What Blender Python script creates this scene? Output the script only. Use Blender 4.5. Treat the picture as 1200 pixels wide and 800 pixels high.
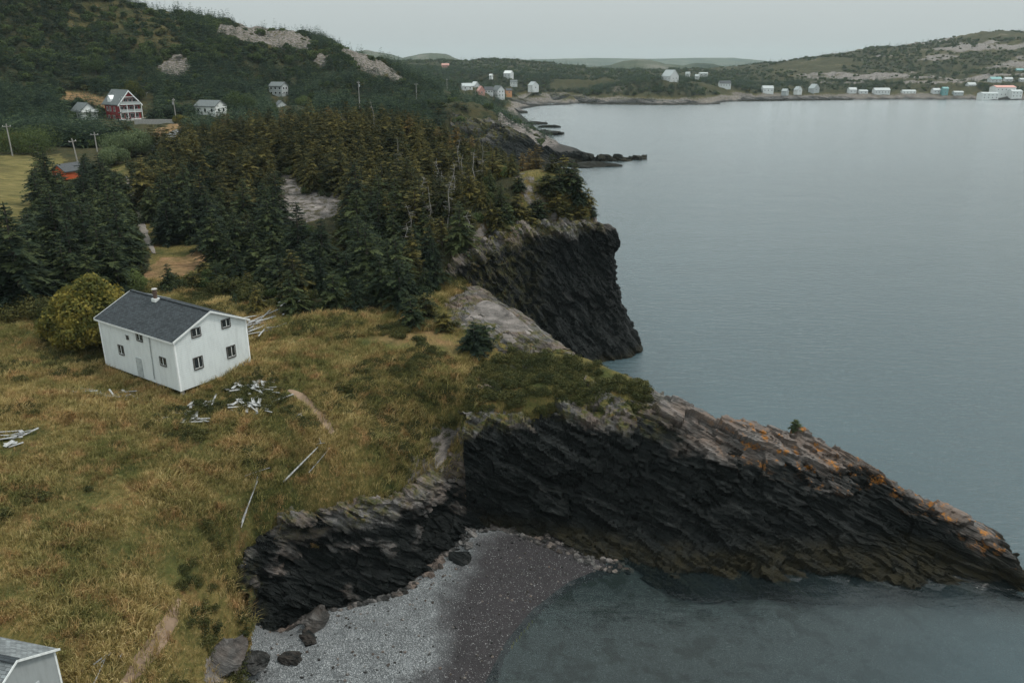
import bpy, math, random
import numpy as np
from mathutils import Vector, Matrix

# ------------------------------------------------------------------ clear
for o in list(bpy.data.objects):
    bpy.data.objects.remove(o)
scene = bpy.context.scene
C = scene.collection
rnd = random.Random(11)
rng = np.random.default_rng(11)

# ------------------------------------------------------------------ camera
FPX = 924.0                      # focal length in pixels of the 1200 px wide photograph
PITCH = math.atan(325 / FPX)     # looking down
CAMH = 45.0
cam_data = bpy.data.cameras.new("camera")
cam_data.sensor_width = 36.0
cam_data.lens = 36.0 * FPX / 1200.0
cam_data.clip_start = 0.5
cam_data.clip_end = 30000
camera = bpy.data.objects.new("camera", cam_data)
camera.location = (0, 0, CAMH)
camera.rotation_euler = (math.pi / 2 - PITCH, 0, 0)
C.objects.link(camera)
scene.camera = camera

# ------------------------------------------------------------------ sky, sun, exposure (overcast)
SUN_EL, SUN_AZ = math.radians(56), math.radians(75)      # azimuth measured from +Y towards +X
world = bpy.data.worlds.new("World")
scene.world = world
world.use_nodes = True
wn, wl = world.node_tree.nodes, world.node_tree.links
wn.clear()
w_out = wn.new("ShaderNodeOutputWorld")
w_bg = wn.new("ShaderNodeBackground")
w_sky = wn.new("ShaderNodeTexSky")
w_sky.sky_type = 'NISHITA'
w_sky.sun_disc = False
w_sky.sun_elevation = SUN_EL
w_sky.sun_rotation = SUN_AZ
w_sky.dust_density = 3.0
w_hsv = wn.new("ShaderNodeHueSaturation")
w_hsv.inputs['Saturation'].default_value = 0.15
w_mix = wn.new("ShaderNodeMix")
w_mix.data_type = 'RGBA'
w_mix.inputs[0].default_value = 0.93                      # cloud cover
w_tc = wn.new("ShaderNodeTexCoord"); w_sep = wn.new("ShaderNodeSeparateXYZ")
wl.new(w_tc.outputs['Generated'], w_sep.inputs[0])
w_cl = wn.new("ShaderNodeClamp"); wl.new(w_sep.outputs['Z'], w_cl.inputs[0])
w_ma = wn.new("ShaderNodeMath"); w_ma.operation = 'MULTIPLY_ADD'
wl.new(w_cl.outputs[0], w_ma.inputs[0]); w_ma.inputs[1].default_value = 2.5; w_ma.inputs[2].default_value = 1.0
w_deck = wn.new("ShaderNodeVectorMath"); w_deck.operation = 'SCALE'
w_deck.inputs[0].default_value = (3.10, 3.40, 3.40)       # the grey cloud deck at the horizon
wl.new(w_ma.outputs[0], w_deck.inputs['Scale'])
wl.new(w_deck.outputs[0], w_mix.inputs[7])
wl.new(w_sky.outputs[0], w_hsv.inputs['Color'])
wl.new(w_hsv.outputs[0], w_mix.inputs[6])
wl.new(w_mix.outputs[2], w_bg.inputs[0])
w_bg.inputs[1].default_value = 0.1
wl.new(w_bg.outputs[0], w_out.inputs[0])

sun_data = bpy.data.lights.new("sun", 'SUN')
sun_data.energy = 1.4
sun_data.angle = math.radians(10)
sun_data.color = (1.0, 0.95, 0.88)
sun = bpy.data.objects.new("sun", sun_data)
d = Vector((math.sin(SUN_AZ) * math.cos(SUN_EL), math.cos(SUN_AZ) * math.cos(SUN_EL), math.sin(SUN_EL)))
sun.rotation_euler = d.to_track_quat('Z', 'Y').to_euler()
sun.location = (60, 20, 120)
C.objects.link(sun)

vs = scene.view_settings
scene.display_settings.display_device = 'sRGB'
vs.view_transform = 'Standard'
vs.look = 'None'
vs.exposure = 0.55
vs.gamma = 1.0
vs.use_curve_mapping = False
scene.cycles.use_denoising = True
scene.cycles.max_bounces = 6
scene.cycles.diffuse_bounces = 2
scene.cycles.glossy_bounces = 3
scene.cycles.transparent_max_bounces = 12
scene.cycles.volume_bounces = 0

# ------------------------------------------------------------------ projection helpers
cP, sP = math.cos(PITCH), math.sin(PITCH)


def ray(u, v):
    a, b = (u - 600) / FPX, -(v - 400) / FPX
    return np.array([a, cP + sP * b, -sP + cP * b])


def Pz(u, v, z):
    r = ray(u, v)
    return np.array([0, 0, CAMH]) + r * ((z - CAMH) / r[2])


def Py(u, v, y):
    r = ray(u, v)
    return np.array([0, 0, CAMH]) + r * (y / r[1])


def proj(x, y, z):
    zz = z - CAMH
    dd = np.maximum(y * cP - zz * sP, 0.1)
    return 600 + FPX * x / dd, 400 - FPX * (y * sP + zz * cP) / dd


def inpoly(u, v, poly):
    u = np.asarray(u, float); v = np.asarray(v, float)
    res = np.zeros(u.shape, bool)
    n = len(poly)
    for i in range(n):
        x1, y1 = poly[i]; x2, y2 = poly[(i + 1) % n]
        if y1 == y2:
            continue
        cnd = ((y1 > v) != (y2 > v)) & (u < (x2 - x1) * (v - y1) / (y2 - y1) + x1)
        res ^= cnd
    return res


def segdist(px, py, pts):
    best = np.full(np.shape(px), 1e9)
    for (x1, y1), (x2, y2) in zip(pts[:-1], pts[1:]):
        dx, dy = x2 - x1, y2 - y1
        t = np.clip(((px - x1) * dx + (py - y1) * dy) / (dx * dx + dy * dy + 1e-9), 0, 1)
        best = np.minimum(best, np.hypot(px - x1 - t * dx, py - y1 - t * dy))
    return best


# ------------------------------------------------------------------ numpy noise
def _hash(ix, iy, iz, seed):
    h = (ix.astype(np.int64) * 374761393 + iy.astype(np.int64) * 668265263 + iz.astype(np.int64) * 2147483647 + seed * 1274126177) & 0xFFFFFFFF
    h = ((h ^ (h >> 13)) * 1274126177) & 0xFFFFFFFF
    h = ((h ^ (h >> 16)) * 2246822519) & 0xFFFFFFFF
    return ((h ^ (h >> 15)) & 0xFFFF) / 65535.0


def vnoise(p, seed=0):
    f = np.floor(p); w = p - f
    w = w * w * (3 - 2 * w)
    i = f.astype(np.int64)
    r = 0
    for a in (0, 1):
        wa = w[:, 0] if a else 1 - w[:, 0]
        for b in (0, 1):
            wb = w[:, 1] if b else 1 - w[:, 1]
            for c in (0, 1):
                wc = w[:, 2] if c else 1 - w[:, 2]
                r = r + wa * wb * wc * _hash(i[:, 0] + a, i[:, 1] + b, i[:, 2] + c, seed)
    return r * 2 - 1


def fbm(p, octv=4, seed=0, gain=0.5, ridged=False):
    a, s, r = 1.0, 0.0, 0
    q = np.array(p, float)
    for k in range(octv):
        n = vnoise(q, seed + k * 17)
        r = r + a * ((1 - 2 * np.abs(n)) if ridged else n)
        s += a
        a *= gain
        q = q * 2.03 + 11.3
    return r / s


def cells(p, seed=0):
    f = np.floor(p).astype(np.int64)
    best = np.full(len(p), 9e9); val = np.zeros(len(p))
    for a in (-1, 0, 1):
        for b in (-1, 0, 1):
            for c in (-1, 0, 1):
                i, j, k = f[:, 0] + a, f[:, 1] + b, f[:, 2] + c
                dx = i + _hash(i, j, k, seed) - p[:, 0]; dy = j + _hash(i, j, k, seed + 7) - p[:, 1]; dz = k + _hash(i, j, k, seed + 13) - p[:, 2]
                d2 = dx * dx + dy * dy + dz * dz
                m = d2 < best
                best = np.where(m, d2, best); val = np.where(m, _hash(i, j, k, seed + 29), val)
    return val * 2 - 1


def fb2(x, y, scale, octv=4, seed=0, ridged=False):
    sh = np.shape(x)
    p = np.stack([np.ravel(x) / scale, np.ravel(y) / scale, np.full(np.size(x), seed * 0.37)], 1)
    return fbm(p, octv, seed, 0.5, ridged).reshape(sh)


def sstep(a, b, x):
    t = np.clip((x - a) / (b - a), 0, 1)
    return t * t * (3 - 2 * t)


# ------------------------------------------------------------------ object helpers
def tag(o, label=None, cat=None, group=None, kind=None):
    if label: o["label"] = label
    if cat: o["category"] = cat
    if group: o["group"] = group
    if kind: o["kind"] = kind
    return o


def link(o, parent=None):
    C.objects.link(o)
    if parent is not None:
        o.parent = parent
    return o


def empty(name, loc, rz=0.0):
    o = bpy.data.objects.new(name, None)
    o.location = [float(c) for c in loc]
    o.rotation_euler = (0, 0, rz)
    o.empty_display_size = 0.5
    return link(o)


def mesh_np(name, V, F, mat=None, smooth=True, attrs=None):
    V = np.asarray(V, np.float32); F = np.asarray(F, np.int32)
    me = bpy.data.meshes.new(name)
    me.vertices.add(len(V)); me.vertices.foreach_set("co", V.ravel())
    k = F.shape[1]
    me.loops.add(F.size); me.loops.foreach_set("vertex_index", F.ravel())
    me.polygons.add(len(F))
    me.polygons.foreach_set("loop_start", np.arange(0, F.size, k, dtype=np.int32))
    me.polygons.foreach_set("loop_total", np.full(len(F), k, np.int32))
    me.polygons.foreach_set("use_smooth", np.full(len(F), smooth, bool))
    for an, av in (attrs or {}).items():
        a = me.attributes.new(an, 'FLOAT', 'POINT')
        a.data.foreach_set("value", np.asarray(av, np.float32).ravel())
    me.update(calc_edges=True)
    if mat: me.materials.append(mat)
    return me


class MB:
    """collects solids; build() links them as one mesh object"""
    def __init__(s): s.v, s.f = [], []

    def add(s, verts, faces):
        b = len(s.v)
        s.v += [tuple(map(float, p)) for p in verts]
        s.f += [tuple(b + i for i in f) for f in faces]
        return s

    def box(s, c, size, rz=0.0, ry=0.0, rx=0.0):
        m = Matrix.Translation(c) @ Matrix.Rotation(rz, 4, 'Z') @ Matrix.Rotation(ry, 4, 'Y') @ Matrix.Rotation(rx, 4, 'X')
        x, y, z = [q / 2 for q in size]
        vs_ = [m @ Vector(p) for p in ((-x, -y, -z), (x, -y, -z), (x, y, -z), (-x, y, -z), (-x, -y, z), (x, -y, z), (x, y, z), (-x, y, z))]
        return s.add(vs_, [(0, 3, 2, 1), (4, 5, 6, 7), (0, 1, 5, 4), (1, 2, 6, 5), (2, 3, 7, 6), (3, 0, 4, 7)])

    def tube(s, p0, p1, r0, r1, n=8):
        p0, p1 = Vector(p0), Vector(p1)
        ax = (p1 - p0).normalized()
        a = ax.orthogonal().normalized(); b = ax.cross(a)
        vs_ = []
        for p, r in ((p0, r0), (p1, r1)):
            for k in range(n):
                t = 2 * math.pi * k / n
                vs_.append(p + (a * math.cos(t) + b * math.sin(t)) * r)
        fs = [(k, (k + 1) % n, n + (k + 1) % n, n + k) for k in range(n)]
        fs += [tuple(range(n - 1, -1, -1)), tuple(range(n, 2 * n))]
        return s.add(vs_, fs)

    def prism(s, prof, axis_len, M=None):
        """prof: list of (y,z), extruded along x from 0 to axis_len"""
        n = len(prof)
        vs_ = [Vector((0, y, z)) for y, z in prof] + [Vector((axis_len, y, z)) for y, z in prof]
        if M is not None: vs_ = [M @ p for p in vs_]
        fs = [(k, (k + 1) % n, n + (k + 1) % n, n + k) for k in range(n)]
        fs += [tuple(range(n - 1, -1, -1)), tuple(range(n, 2 * n))]
        return s.add(vs_, fs)

    def mesh(s, name, mat, smooth=False):
        me = bpy.data.meshes.new(name)
        me.from_pydata(s.v, [], s.f)
        me.validate()
        if mat: me.materials.append(mat)
        if smooth:
            me.polygons.foreach_set("use_smooth", [True] * len(me.polygons))
        return me

    def build(s, name, mat, parent=None, smooth=False):
        return link(bpy.data.objects.new(name, s.mesh(name, mat, smooth)), parent)


def put(name, me, parent=None, loc=None, rot=None, scale=None):
    o = bpy.data.objects.new(name, me)
    if loc is not None: o.location = [float(c) for c in loc]
    if rot is not None: o.rotation_euler = rot
    if scale is not None: o.scale = scale if hasattr(scale, '__len__') else (scale,) * 3
    return link(o, parent)


# ------------------------------------------------------------------ materials
def newmat(name):
    m = bpy.data.materials.new(name)
    m.use_nodes = True
    nt = m.node_tree
    nt.nodes.clear()
    return m, nt.nodes, nt.links


class N:
    """tiny node-graph helper"""
    def __init__(s, name):
        s.m, s.n, s.l = newmat(name)
        s.out = s.n.new("ShaderNodeOutputMaterial")
        s.geo = s.n.new("ShaderNodeNewGeometry")

    def set(s, node, key, val):
        if isinstance(val, bpy.types.NodeSocket): s.l.new(val, node.inputs[key])
        elif val is not None: node.inputs[key].default_value = val

    def attr(s, name):
        a = s.n.new("ShaderNodeAttribute"); a.attribute_name = name
        return a.outputs['Fac']

    def obj_rand(s): return s.n.new("ShaderNodeObjectInfo").outputs['Random']

    def noise(s, scale, detail=4, rough=0.55, vec=None, out='Fac', dist=0.0):
        t = s.n.new("ShaderNodeTexNoise")
        s.set(t, 'Scale', scale); s.set(t, 'Detail', detail); s.set(t, 'Roughness', rough); s.set(t, 'Distortion', dist)
        s.l.new(vec if vec is not None else s.geo.outputs['Position'], t.inputs['Vector'])
        return t.outputs[out]

    def voro(s, scale, vec=None, out='Distance', feature='F1'):
        t = s.n.new("ShaderNodeTexVoronoi"); t.feature = feature
        s.set(t, 'Scale', scale)
        s.l.new(vec if vec is not None else s.geo.outputs['Position'], t.inputs['Vector'])
        return t.outputs[out]

    def mapping(s, rot=(0, 0, 0), scale=(1, 1, 1), vec=None):
        t = s.n.new("ShaderNodeMapping")
        t.inputs['Rotation'].default_value = rot; t.inputs['Scale'].default_value = scale
        s.l.new(vec if vec is not None else s.geo.outputs['Position'], t.inputs['Vector'])
        return t.outputs[0]

    def bedmap(s, b, sc):
        b = Vector(b).normalized(); e1 = b.cross(Vector((0.3, 0.5, -0.2))).normalized(); e2 = b.cross(e1)
        cx = s.n.new("ShaderNodeCombineXYZ")
        for i, (ax, k) in enumerate(zip((b, e1, e2), sc)):
            dn = s.n.new("ShaderNodeVectorMath"); dn.operation = 'DOT_PRODUCT'
            s.l.new(s.geo.outputs['Position'], dn.inputs[0]); dn.inputs[1].default_value = ax * k
            s.l.new(dn.outputs['Value'], cx.inputs[i])
        return cx.outputs[0]

    def objco(s):
        return s.n.new("ShaderNodeTexCoord").outputs['Object']

    def math(s, op, a, b=None, clamp=False):
        t = s.n.new("ShaderNodeMath"); t.operation = op; t.use_clamp = clamp
        s.set(t, 0, a); s.set(t, 1, b)
        return t.outputs[0]

    def ramp(s, fac, stops, interp='LINEAR'):
        t = s.n.new("ShaderNodeValToRGB"); t.color_ramp.interpolation = interp
        el = t.color_ramp.elements
        while len(el) < len(stops): el.new(0.5)
        for e, (p, c) in zip(el, stops):
            e.position = p
            e.color = (c, c, c, 1) if not hasattr(c, '__len__') else (*c, 1)
        s.set(t, 0, fac)
        return t.outputs[0]

    def mix(s, fac, a, b, mode='MIX'):
        t = s.n.new("ShaderNodeMix"); t.data_type = 'RGBA'; t.blend_type = mode
        s.set(t, 0, fac)
        for k, q in ((6, a), (7, b)):
            s.set(t, k, (*q, 1) if isinstance(q, tuple) and len(q) == 3 else q)
        return t.outputs[2]

    def sepz(s, sock, ch='Z'):
        t = s.n.new("ShaderNodeSeparateXYZ"); s.l.new(sock, t.inputs[0])
        return t.outputs[ch]

    def bump(s, h, strength=0.5, dist=0.1):
        t = s.n.new("ShaderNodeBump")
        s.set(t, 'Height', h); s.set(t, 'Strength', strength); s.set(t, 'Distance', dist)
        return t.outputs[0]

    def principled(s, color, rough=0.8, normal=None, spec=0.3, metallic=0.0, **kw):
        t = s.n.new("ShaderNodeBsdfPrincipled")
        s.set(t, 'Base Color', (*color, 1) if isinstance(color, tuple) else color)
        s.set(t, 'Roughness', rough); s.set(t, 'Specular IOR Level', spec); s.set(t, 'Metallic', metallic)
        if normal is not None: s.l.new(normal, t.inputs['Normal'])
        for k, v in kw.items(): s.set(t, k.replace('_', ' '), v)
        return t.outputs[0]

    def done(s, shader):
        s.l.new(shader, s.out.inputs['Surface'])
        return s.m


def plain(name, col, rough=0.7, var=0.25, scale=3.0, spec=0.3, metallic=0.0):
    g = N(name)
    n = g.noise(scale, 5, 0.65, g.objco())
    c = g.mix(g.ramp(n, [(0.3, 0.0), (0.7, 1.0)]), tuple(q * (1 - var) for q in col), tuple(min(q * (1 + var), 0.95) for q in col))
    return g.done(g.principled(c, rough, g.bump(n, 0.15, 0.02), spec, metallic))


def rock_material(name, dip, tint=0.55, scale=1.0):
    """bedded slate: thin beds normal to the mapped X axis"""
    g = N(name)
    beds = g.bedmap(dip, (2.4 * scale, 0.28 * scale, 0.4 * scale))
    b1 = g.noise(1.0, 7, 0.7, beds)
    fine = g.bedmap(dip, (8 * scale, 0.9 * scale, 1.3 * scale))
    b2 = g.noise(1.0, 6, 0.7, fine)
    big = g.noise(0.22 * scale, 5, 0.6)
    blot = g.noise(1.1 * scale, 6, 0.7)
    tone = g.attr("tone")                       # 1 = dry weathered rock, lit top painted in, 0 = dark slate, face shade painted in
    t = g.math('ADD', g.math('MULTIPLY', b1, 0.55), g.math('MULTIPLY', b2, 0.45))
    slate = g.ramp(t, [(0.34, (0.0030, 0.0045, 0.0045)), (0.50, (0.0075, 0.0090, 0.0088)), (0.59, (0.021, 0.023, 0.0225)), (0.69, (0.095, 0.098, 0.096))])
    dry_lit = g.ramp(t, [(0.30, (0.034, 0.033, 0.032)), (0.46, (0.092, 0.088, 0.085)), (0.58, (0.175, 0.165, 0.158)), (0.72, (0.32, 0.31, 0.30))])
    warm = g.ramp(big, [(0.42, 0.0), (0.62, 1.0)])
    dry_lit = g.mix(g.math('MULTIPLY', warm, tint), dry_lit, (0.17, 0.115, 0.085))
    tn = g.math('ADD', tone, g.math('MULTIPLY', g.math('SUBTRACT', blot, 0.5), 0.6))
    col = g.mix(g.ramp(tn, [(0.25, 0.0), (0.80, 1.0)]), slate, dry_lit)
    # orange lichen on the outer crests
    lich = g.math('MULTIPLY', g.attr("lichen"), g.ramp(g.noise(0.9 * scale, 7, 0.72), [(0.555, 0.0), (0.615, 1.0)]))
    col = g.mix(g.math('MULTIPLY', lich, 0.85), col, (0.36, 0.145, 0.022))
    # weed belt by the tide line and moss on the ledges
    weed = g.math('MULTIPLY', g.attr("weed"), g.ramp(blot, [(0.35, 0.2), (0.6, 1.0)]))
    col = g.mix(weed, col, (0.022, 0.019, 0.010))
    moss = g.math('MULTIPLY', g.attr("moss"), g.ramp(g.noise(0.8 * scale, 6, 0.7), [(0.46, 0.0), (0.56, 1.0)]))
    col = g.mix(moss, col, g.ramp(g.noise(2.0, 4), [(0.35, (0.035, 0.045, 0.012)), (0.6, (0.10, 0.085, 0.028)), (0.7, (0.15, 0.09, 0.035))]))
    h = g.math('ADD', g.math('MULTIPLY', b1, 0.6), g.math('ADD', g.math('MULTIPLY', b2, 0.3), g.math('MULTIPLY', blot, 0.3)))
    return g.done(g.principled(col, 0.72, g.bump(h, 1.0, 0.6 / scale), 0.1))


def ground_material():
    g = N("heath_ground")
    tide = g.attr("tide")
    rock, dirt, straw, floor = g.attr("rock"), g.attr("dirt"), g.attr("straw"), g.attr("floor")
    n1 = g.noise(0.16, 5, 0.6)
    n2 = g.noise(0.75, 6, 0.65)
    wind = g.mapping((0, 0, 0.6), (3.2, 0.9, 1.0))
    n3 = g.noise(1.3, 6, 0.75, wind)
    n4 = g.noise(7.0, 3, 0.7)
    grass = g.ramp(n3, [(0.28, (0.045, 0.046, 0.014)), (0.45, (0.095, 0.083, 0.027)), (0.60, (0.165, 0.125, 0.045)), (0.75, (0.26, 0.19, 0.085))])
    green = g.ramp(n2, [(0.3, (0.022, 0.030, 0.010)), (0.55, (0.060, 0.066, 0.020)), (0.75, (0.11, 0.105, 0.035))])
    col = g.mix(g.ramp(n1, [(0.44, 0.0), (0.60, 1.0)]), grass, green)
    rusty = g.ramp(n3, [(0.3, (0.065, 0.038, 0.018)), (0.5, (0.15, 0.085, 0.036)), (0.7, (0.24, 0.15, 0.075))])
    col = g.mix(g.ramp(g.math('ADD', g.noise(0.33, 5, 0.7), 0.0), [(0.55, 0.0), (0.66, 0.75)]), col, rusty)
    meadow = g.ramp(g.noise(0.5, 6, 0.7, g.mapping((0, 0, 0.1), (0.35, 1.6, 1.0))), [(0.3, (0.050, 0.052, 0.018)), (0.5, (0.13, 0.112, 0.040)), (0.7, (0.23, 0.18, 0.075))])
    col = g.mix(straw, col, meadow)
    col = g.mix(g.math('MULTIPLY', dirt, g.ramp(n2, [(0.3, 0.55), (0.6, 1.0)])), col,
                g.ramp(n2, [(0.3, (0.13, 0.075, 0.040)), (0.6, (0.27, 0.16, 0.085)), (0.75, (0.33, 0.22, 0.14))]))
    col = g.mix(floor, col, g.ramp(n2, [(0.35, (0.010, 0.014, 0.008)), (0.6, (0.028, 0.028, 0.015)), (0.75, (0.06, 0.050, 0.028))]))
    beds = g.mapping((0.25, 0.55, 0.45), (0.35, 0.35, 2.2))
    b1 = g.noise(1.0, 7, 0.7, beds)
    rk = g.ramp(b1, [(0.3, (0.045, 0.042, 0.04)), (0.45, (0.13, 0.118, 0.11)), (0.6, (0.24, 0.215, 0.20)), (0.75, (0.36, 0.34, 0.32))])
    rk = g.mix(g.ramp(n1, [(0.45, 0.0), (0.65, 0.25)]), rk, (0.19, 0.15, 0.12))
    rf = g.math('ADD', rock, g.math('MULTIPLY', g.math('SUBTRACT', n2, 0.5), 1.3))
    rfr = g.math('MULTIPLY', g.ramp(rf, [(0.42, 0.0), (0.62, 1.0)]), g.ramp(rock, [(0.05, 0.0), (0.3, 1.0)]))
    col = g.mix(rfr, col, rk)
    col = g.mix(tide, col, (0.022, 0.022, 0.020))
    col = g.mix(1.0, col, g.ramp(n4, [(0.25, 0.72), (0.7, 1.18)]), 'MULTIPLY')
    h = g.math('ADD', g.math('MULTIPLY', n3, 0.5), g.math('ADD', g.math('MULTIPLY', n2, 0.5), g.math('MULTIPLY', b1, g.math('MULTIPLY', rfr, 1.2))))
    return g.done(g.principled(col, 0.95, g.bump(h, 0.9, 0.5), 0.1))


def beach_material(under=False):
    g = N("seabed_shingle" if under else "beach_shingle")
    v = g.voro(17.0, out='Color'); vd = g.voro(17.0)
    v2 = g.voro(3.4, out='Color')
    grey = g.ramp(g.sepz(v, 'X'), [(0.0, (0.045, 0.05, 0.052)), (0.5, (0.125, 0.133, 0.137)), (0.85, (0.22, 0.23, 0.235)), (1.0, (0.40, 0.41, 0.41))])
    dark = g.ramp(g.sepz(v, 'Y'), [(0.0, (0.013, 0.011, 0.012)), (0.7, (0.027, 0.023, 0.025)), (0.955, (0.046, 0.040, 0.042)), (0.993, (0.30, 0.30, 0.30))])
    wet = g.attr("wet")
    wn_ = g.math('ADD', wet, g.math('MULTIPLY', g.math('SUBTRACT', g.noise(0.7, 5, 0.6), 0.5), 0.35))
    col = g.mix(g.ramp(wn_, [(0.36, 0.0), (0.50, 0.65), (0.66, 1.0)]), grey, dark)
    if under:
        weed = g.ramp(g.noise(0.45, 6, 0.65), [(0.5, 0.0), (0.6, 1.0)])
        col = g.ramp(g.sepz(v, 'Y'), [(0.0, (0.032, 0.036, 0.036)), (0.6, (0.062, 0.067, 0.066)), (0.95, (0.10, 0.105, 0.10)), (0.995, (0.22, 0.22, 0.21))])
        col = g.mix(g.math('MULTIPLY', weed, 0.85), col, (0.016, 0.020, 0.014))
    col = g.mix(1.0, col, g.ramp(g.noise(0.5, 4), [(0.3, 0.75), (0.7, 1.15)]), 'MULTIPLY')
    col = g.mix(g.math('MULTIPLY', g.sepz(v2, 'Z'), 0.25), col, (0.03, 0.03, 0.032))
    return g.done(g.principled(col, 0.75, g.bump(vd, 0.8, 0.08), 0.3))


def water_material():
    g = N("sea_water")
    swell = g.noise(0.055, 4, 0.55, g.mapping((0, 0, 0.35), (0.7, 1.5, 1.0)))
    chop = g.noise(0.55, 6, 0.62, g.mapping((0, 0, 0.25), (0.6, 1.7, 1.0)))
    ripple = g.noise(2.6, 4, 0.6, g.mapping((0, 0, 0.15), (0.7, 1.6, 1.0)))
    calm = g.attr("calm")                        # sheltered water in the cove and wind streaks
    amp = g.math('SUBTRACT', 1.0, g.math('MULTIPLY', calm, 0.72))
    h = g.math('MULTIPLY', g.math('ADD', g.math('ADD', g.math('MULTIPLY', chop, 0.9), g.math('MULTIPLY', ripple, 0.16)), swell), amp)
    nb = g.bump(h, 0.55, 0.55)
    fr = g.n.new("ShaderNodeFresnel"); fr.inputs['IOR'].default_value = 1.333
    g.l.new(nb, fr.inputs['Normal'])
    gl = g.n.new("ShaderNodeBsdfGlossy"); g.l.new(g.math('SUBTRACT', 0.20, g.math('MULTIPLY', g.attr('cove'), 0.14)), gl.inputs['Roughness'])
    gl.inputs['Color'].default_value = (0.98, 0.98, 0.98, 1)
    g.l.new(nb, gl.inputs['Normal'])
    tr = g.n.new("ShaderNodeBsdfTransparent"); tr.inputs['Color'].default_value = (0.62, 0.71, 0.71, 1)
    df = g.n.new("ShaderNodeBsdfDiffuse"); df.inputs['Color'].default_value = (0.052, 0.082, 0.093, 1)
    body = g.n.new("ShaderNodeMixShader"); 
    g.l.new(g.attr("deep"), body.inputs[0])
    g.l.new(tr.outputs[0], body.inputs[1]); g.l.new(df.outputs[0], body.inputs[2])
    mx = g.n.new("ShaderNodeMixShader")
    g.l.new(fr.outputs[0], mx.inputs[0]); g.l.new(body.outputs[0], mx.inputs[1]); g.l.new(gl.outputs[0], mx.inputs[2])
    return g.done(mx.outputs[0])


def foliage(name, c_dark, c_mid, c_light, trans=0.25):
    g = N(name)
    r = g.obj_rand(); s = g.attr("shade")
    n = g.noise(0.35, 3, 0.6)
    f = g.math('ADD', g.math('MULTIPLY', r, 0.33), g.math('ADD', g.math('MULTIPLY', s, 0.47), g.math('MULTIPLY', n, 0.20)))
    col = g.ramp(f, [(0.2, c_dark), (0.5, c_mid), (0.80, c_light)])
    pr = g.n.new("ShaderNodeBsdfPrincipled"); g.l.new(col, pr.inputs['Base Color'])
    pr.inputs['Roughness'].default_value = 0.75; pr.inputs['Specular IOR Level'].default_value = 0.15
    tl = g.n.new("ShaderNodeBsdfTranslucent"); g.l.new(col, tl.inputs['Color'])
    mx = g.n.new("ShaderNodeMixShader"); mx.inputs[0].default_value = trans
    g.l.new(pr.outputs[0], mx.inputs[1]); g.l.new(tl.outputs[0], mx.inputs[2])
    return g.done(mx.outputs[0])


def grass_material():
    g = N("grass_blades")
    r = g.obj_rand(); sh = g.attr("shade")
    big = g.noise(0.16, 6, 0.7); mid = g.noise(0.5, 6, 0.7)
    f = g.math('ADD', g.math('MULTIPLY', r, 0.45), g.math('MULTIPLY', sh, 0.55))
    straw = g.ramp(f, [(0.15, (0.15, 0.118, 0.042)), (0.5, (0.35, 0.268, 0.103)), (0.85, (0.66, 0.52, 0.27))])
    green = g.ramp(f, [(0.15, (0.070, 0.080, 0.028)), (0.5, (0.165, 0.160, 0.056)), (0.85, (0.38, 0.33, 0.13))])
    rust = g.ramp(f, [(0.15, (0.15, 0.092, 0.040)), (0.5, (0.37, 0.225, 0.100)), (0.85, (0.66, 0.43, 0.22))])
    col = g.mix(g.ramp(big, [(0.42, 0.0), (0.58, 1.0)]), straw, green)
    col = g.mix(g.ramp(mid, [(0.50, 0.0), (0.66, 1.0)]), col, rust)
    df = g.n.new("ShaderNodeBsdfDiffuse"); g.l.new(col, df.inputs['Color'])
    tl = g.n.new("ShaderNodeBsdfTranslucent"); g.l.new(col, tl.inputs['Color'])
    mx = g.n.new("ShaderNodeMixShader"); mx.inputs[0].default_value = 0.35
    g.l.new(df.outputs[0], mx.inputs[1]); g.l.new(tl.outputs[0], mx.inputs[2])
    return g.done(mx.outputs[0])


def bark(name, c0, c1):
    g = N(name)
    n = g.noise(1.0, 5, 0.7, g.mapping((0, 0, 0), (6, 6, 1.0), g.objco()))
    return g.done(g.principled(g.ramp(n, [(0.3, c0), (0.7, c1)]), 0.9, g.bump(n, 0.5, 0.05), 0.1))


def siding(name, col, course=0.14, dirt=0.18, vertical=False):
    g = N(name)
    oc = g.objco()
    w = g.n.new("ShaderNodeTexWave"); w.bands_direction = 'X' if vertical else 'Z'; w.wave_profile = 'SAW'
    w.inputs['Scale'].default_value = 2 * math.pi / (20 * course) ; w.inputs['Distortion'].default_value = 0.0
    g.l.new(oc, w.inputs['Vector'])
    n = g.noise(1.4, 6, 0.7, g.mapping((0, 0, 0), (1.6, 1.6, 0.35), oc))
    c = g.mix(g.ramp(n, [(0.45, 0.0), (0.8, dirt * 2)]), col, tuple(q * 0.55 for q in col))
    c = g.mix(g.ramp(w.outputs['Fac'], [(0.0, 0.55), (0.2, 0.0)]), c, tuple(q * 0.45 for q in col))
    return g.done(g.principled(c, 0.6, g.bump(w.outputs['Fac'], 0.5, 0.02), 0.3))


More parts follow.
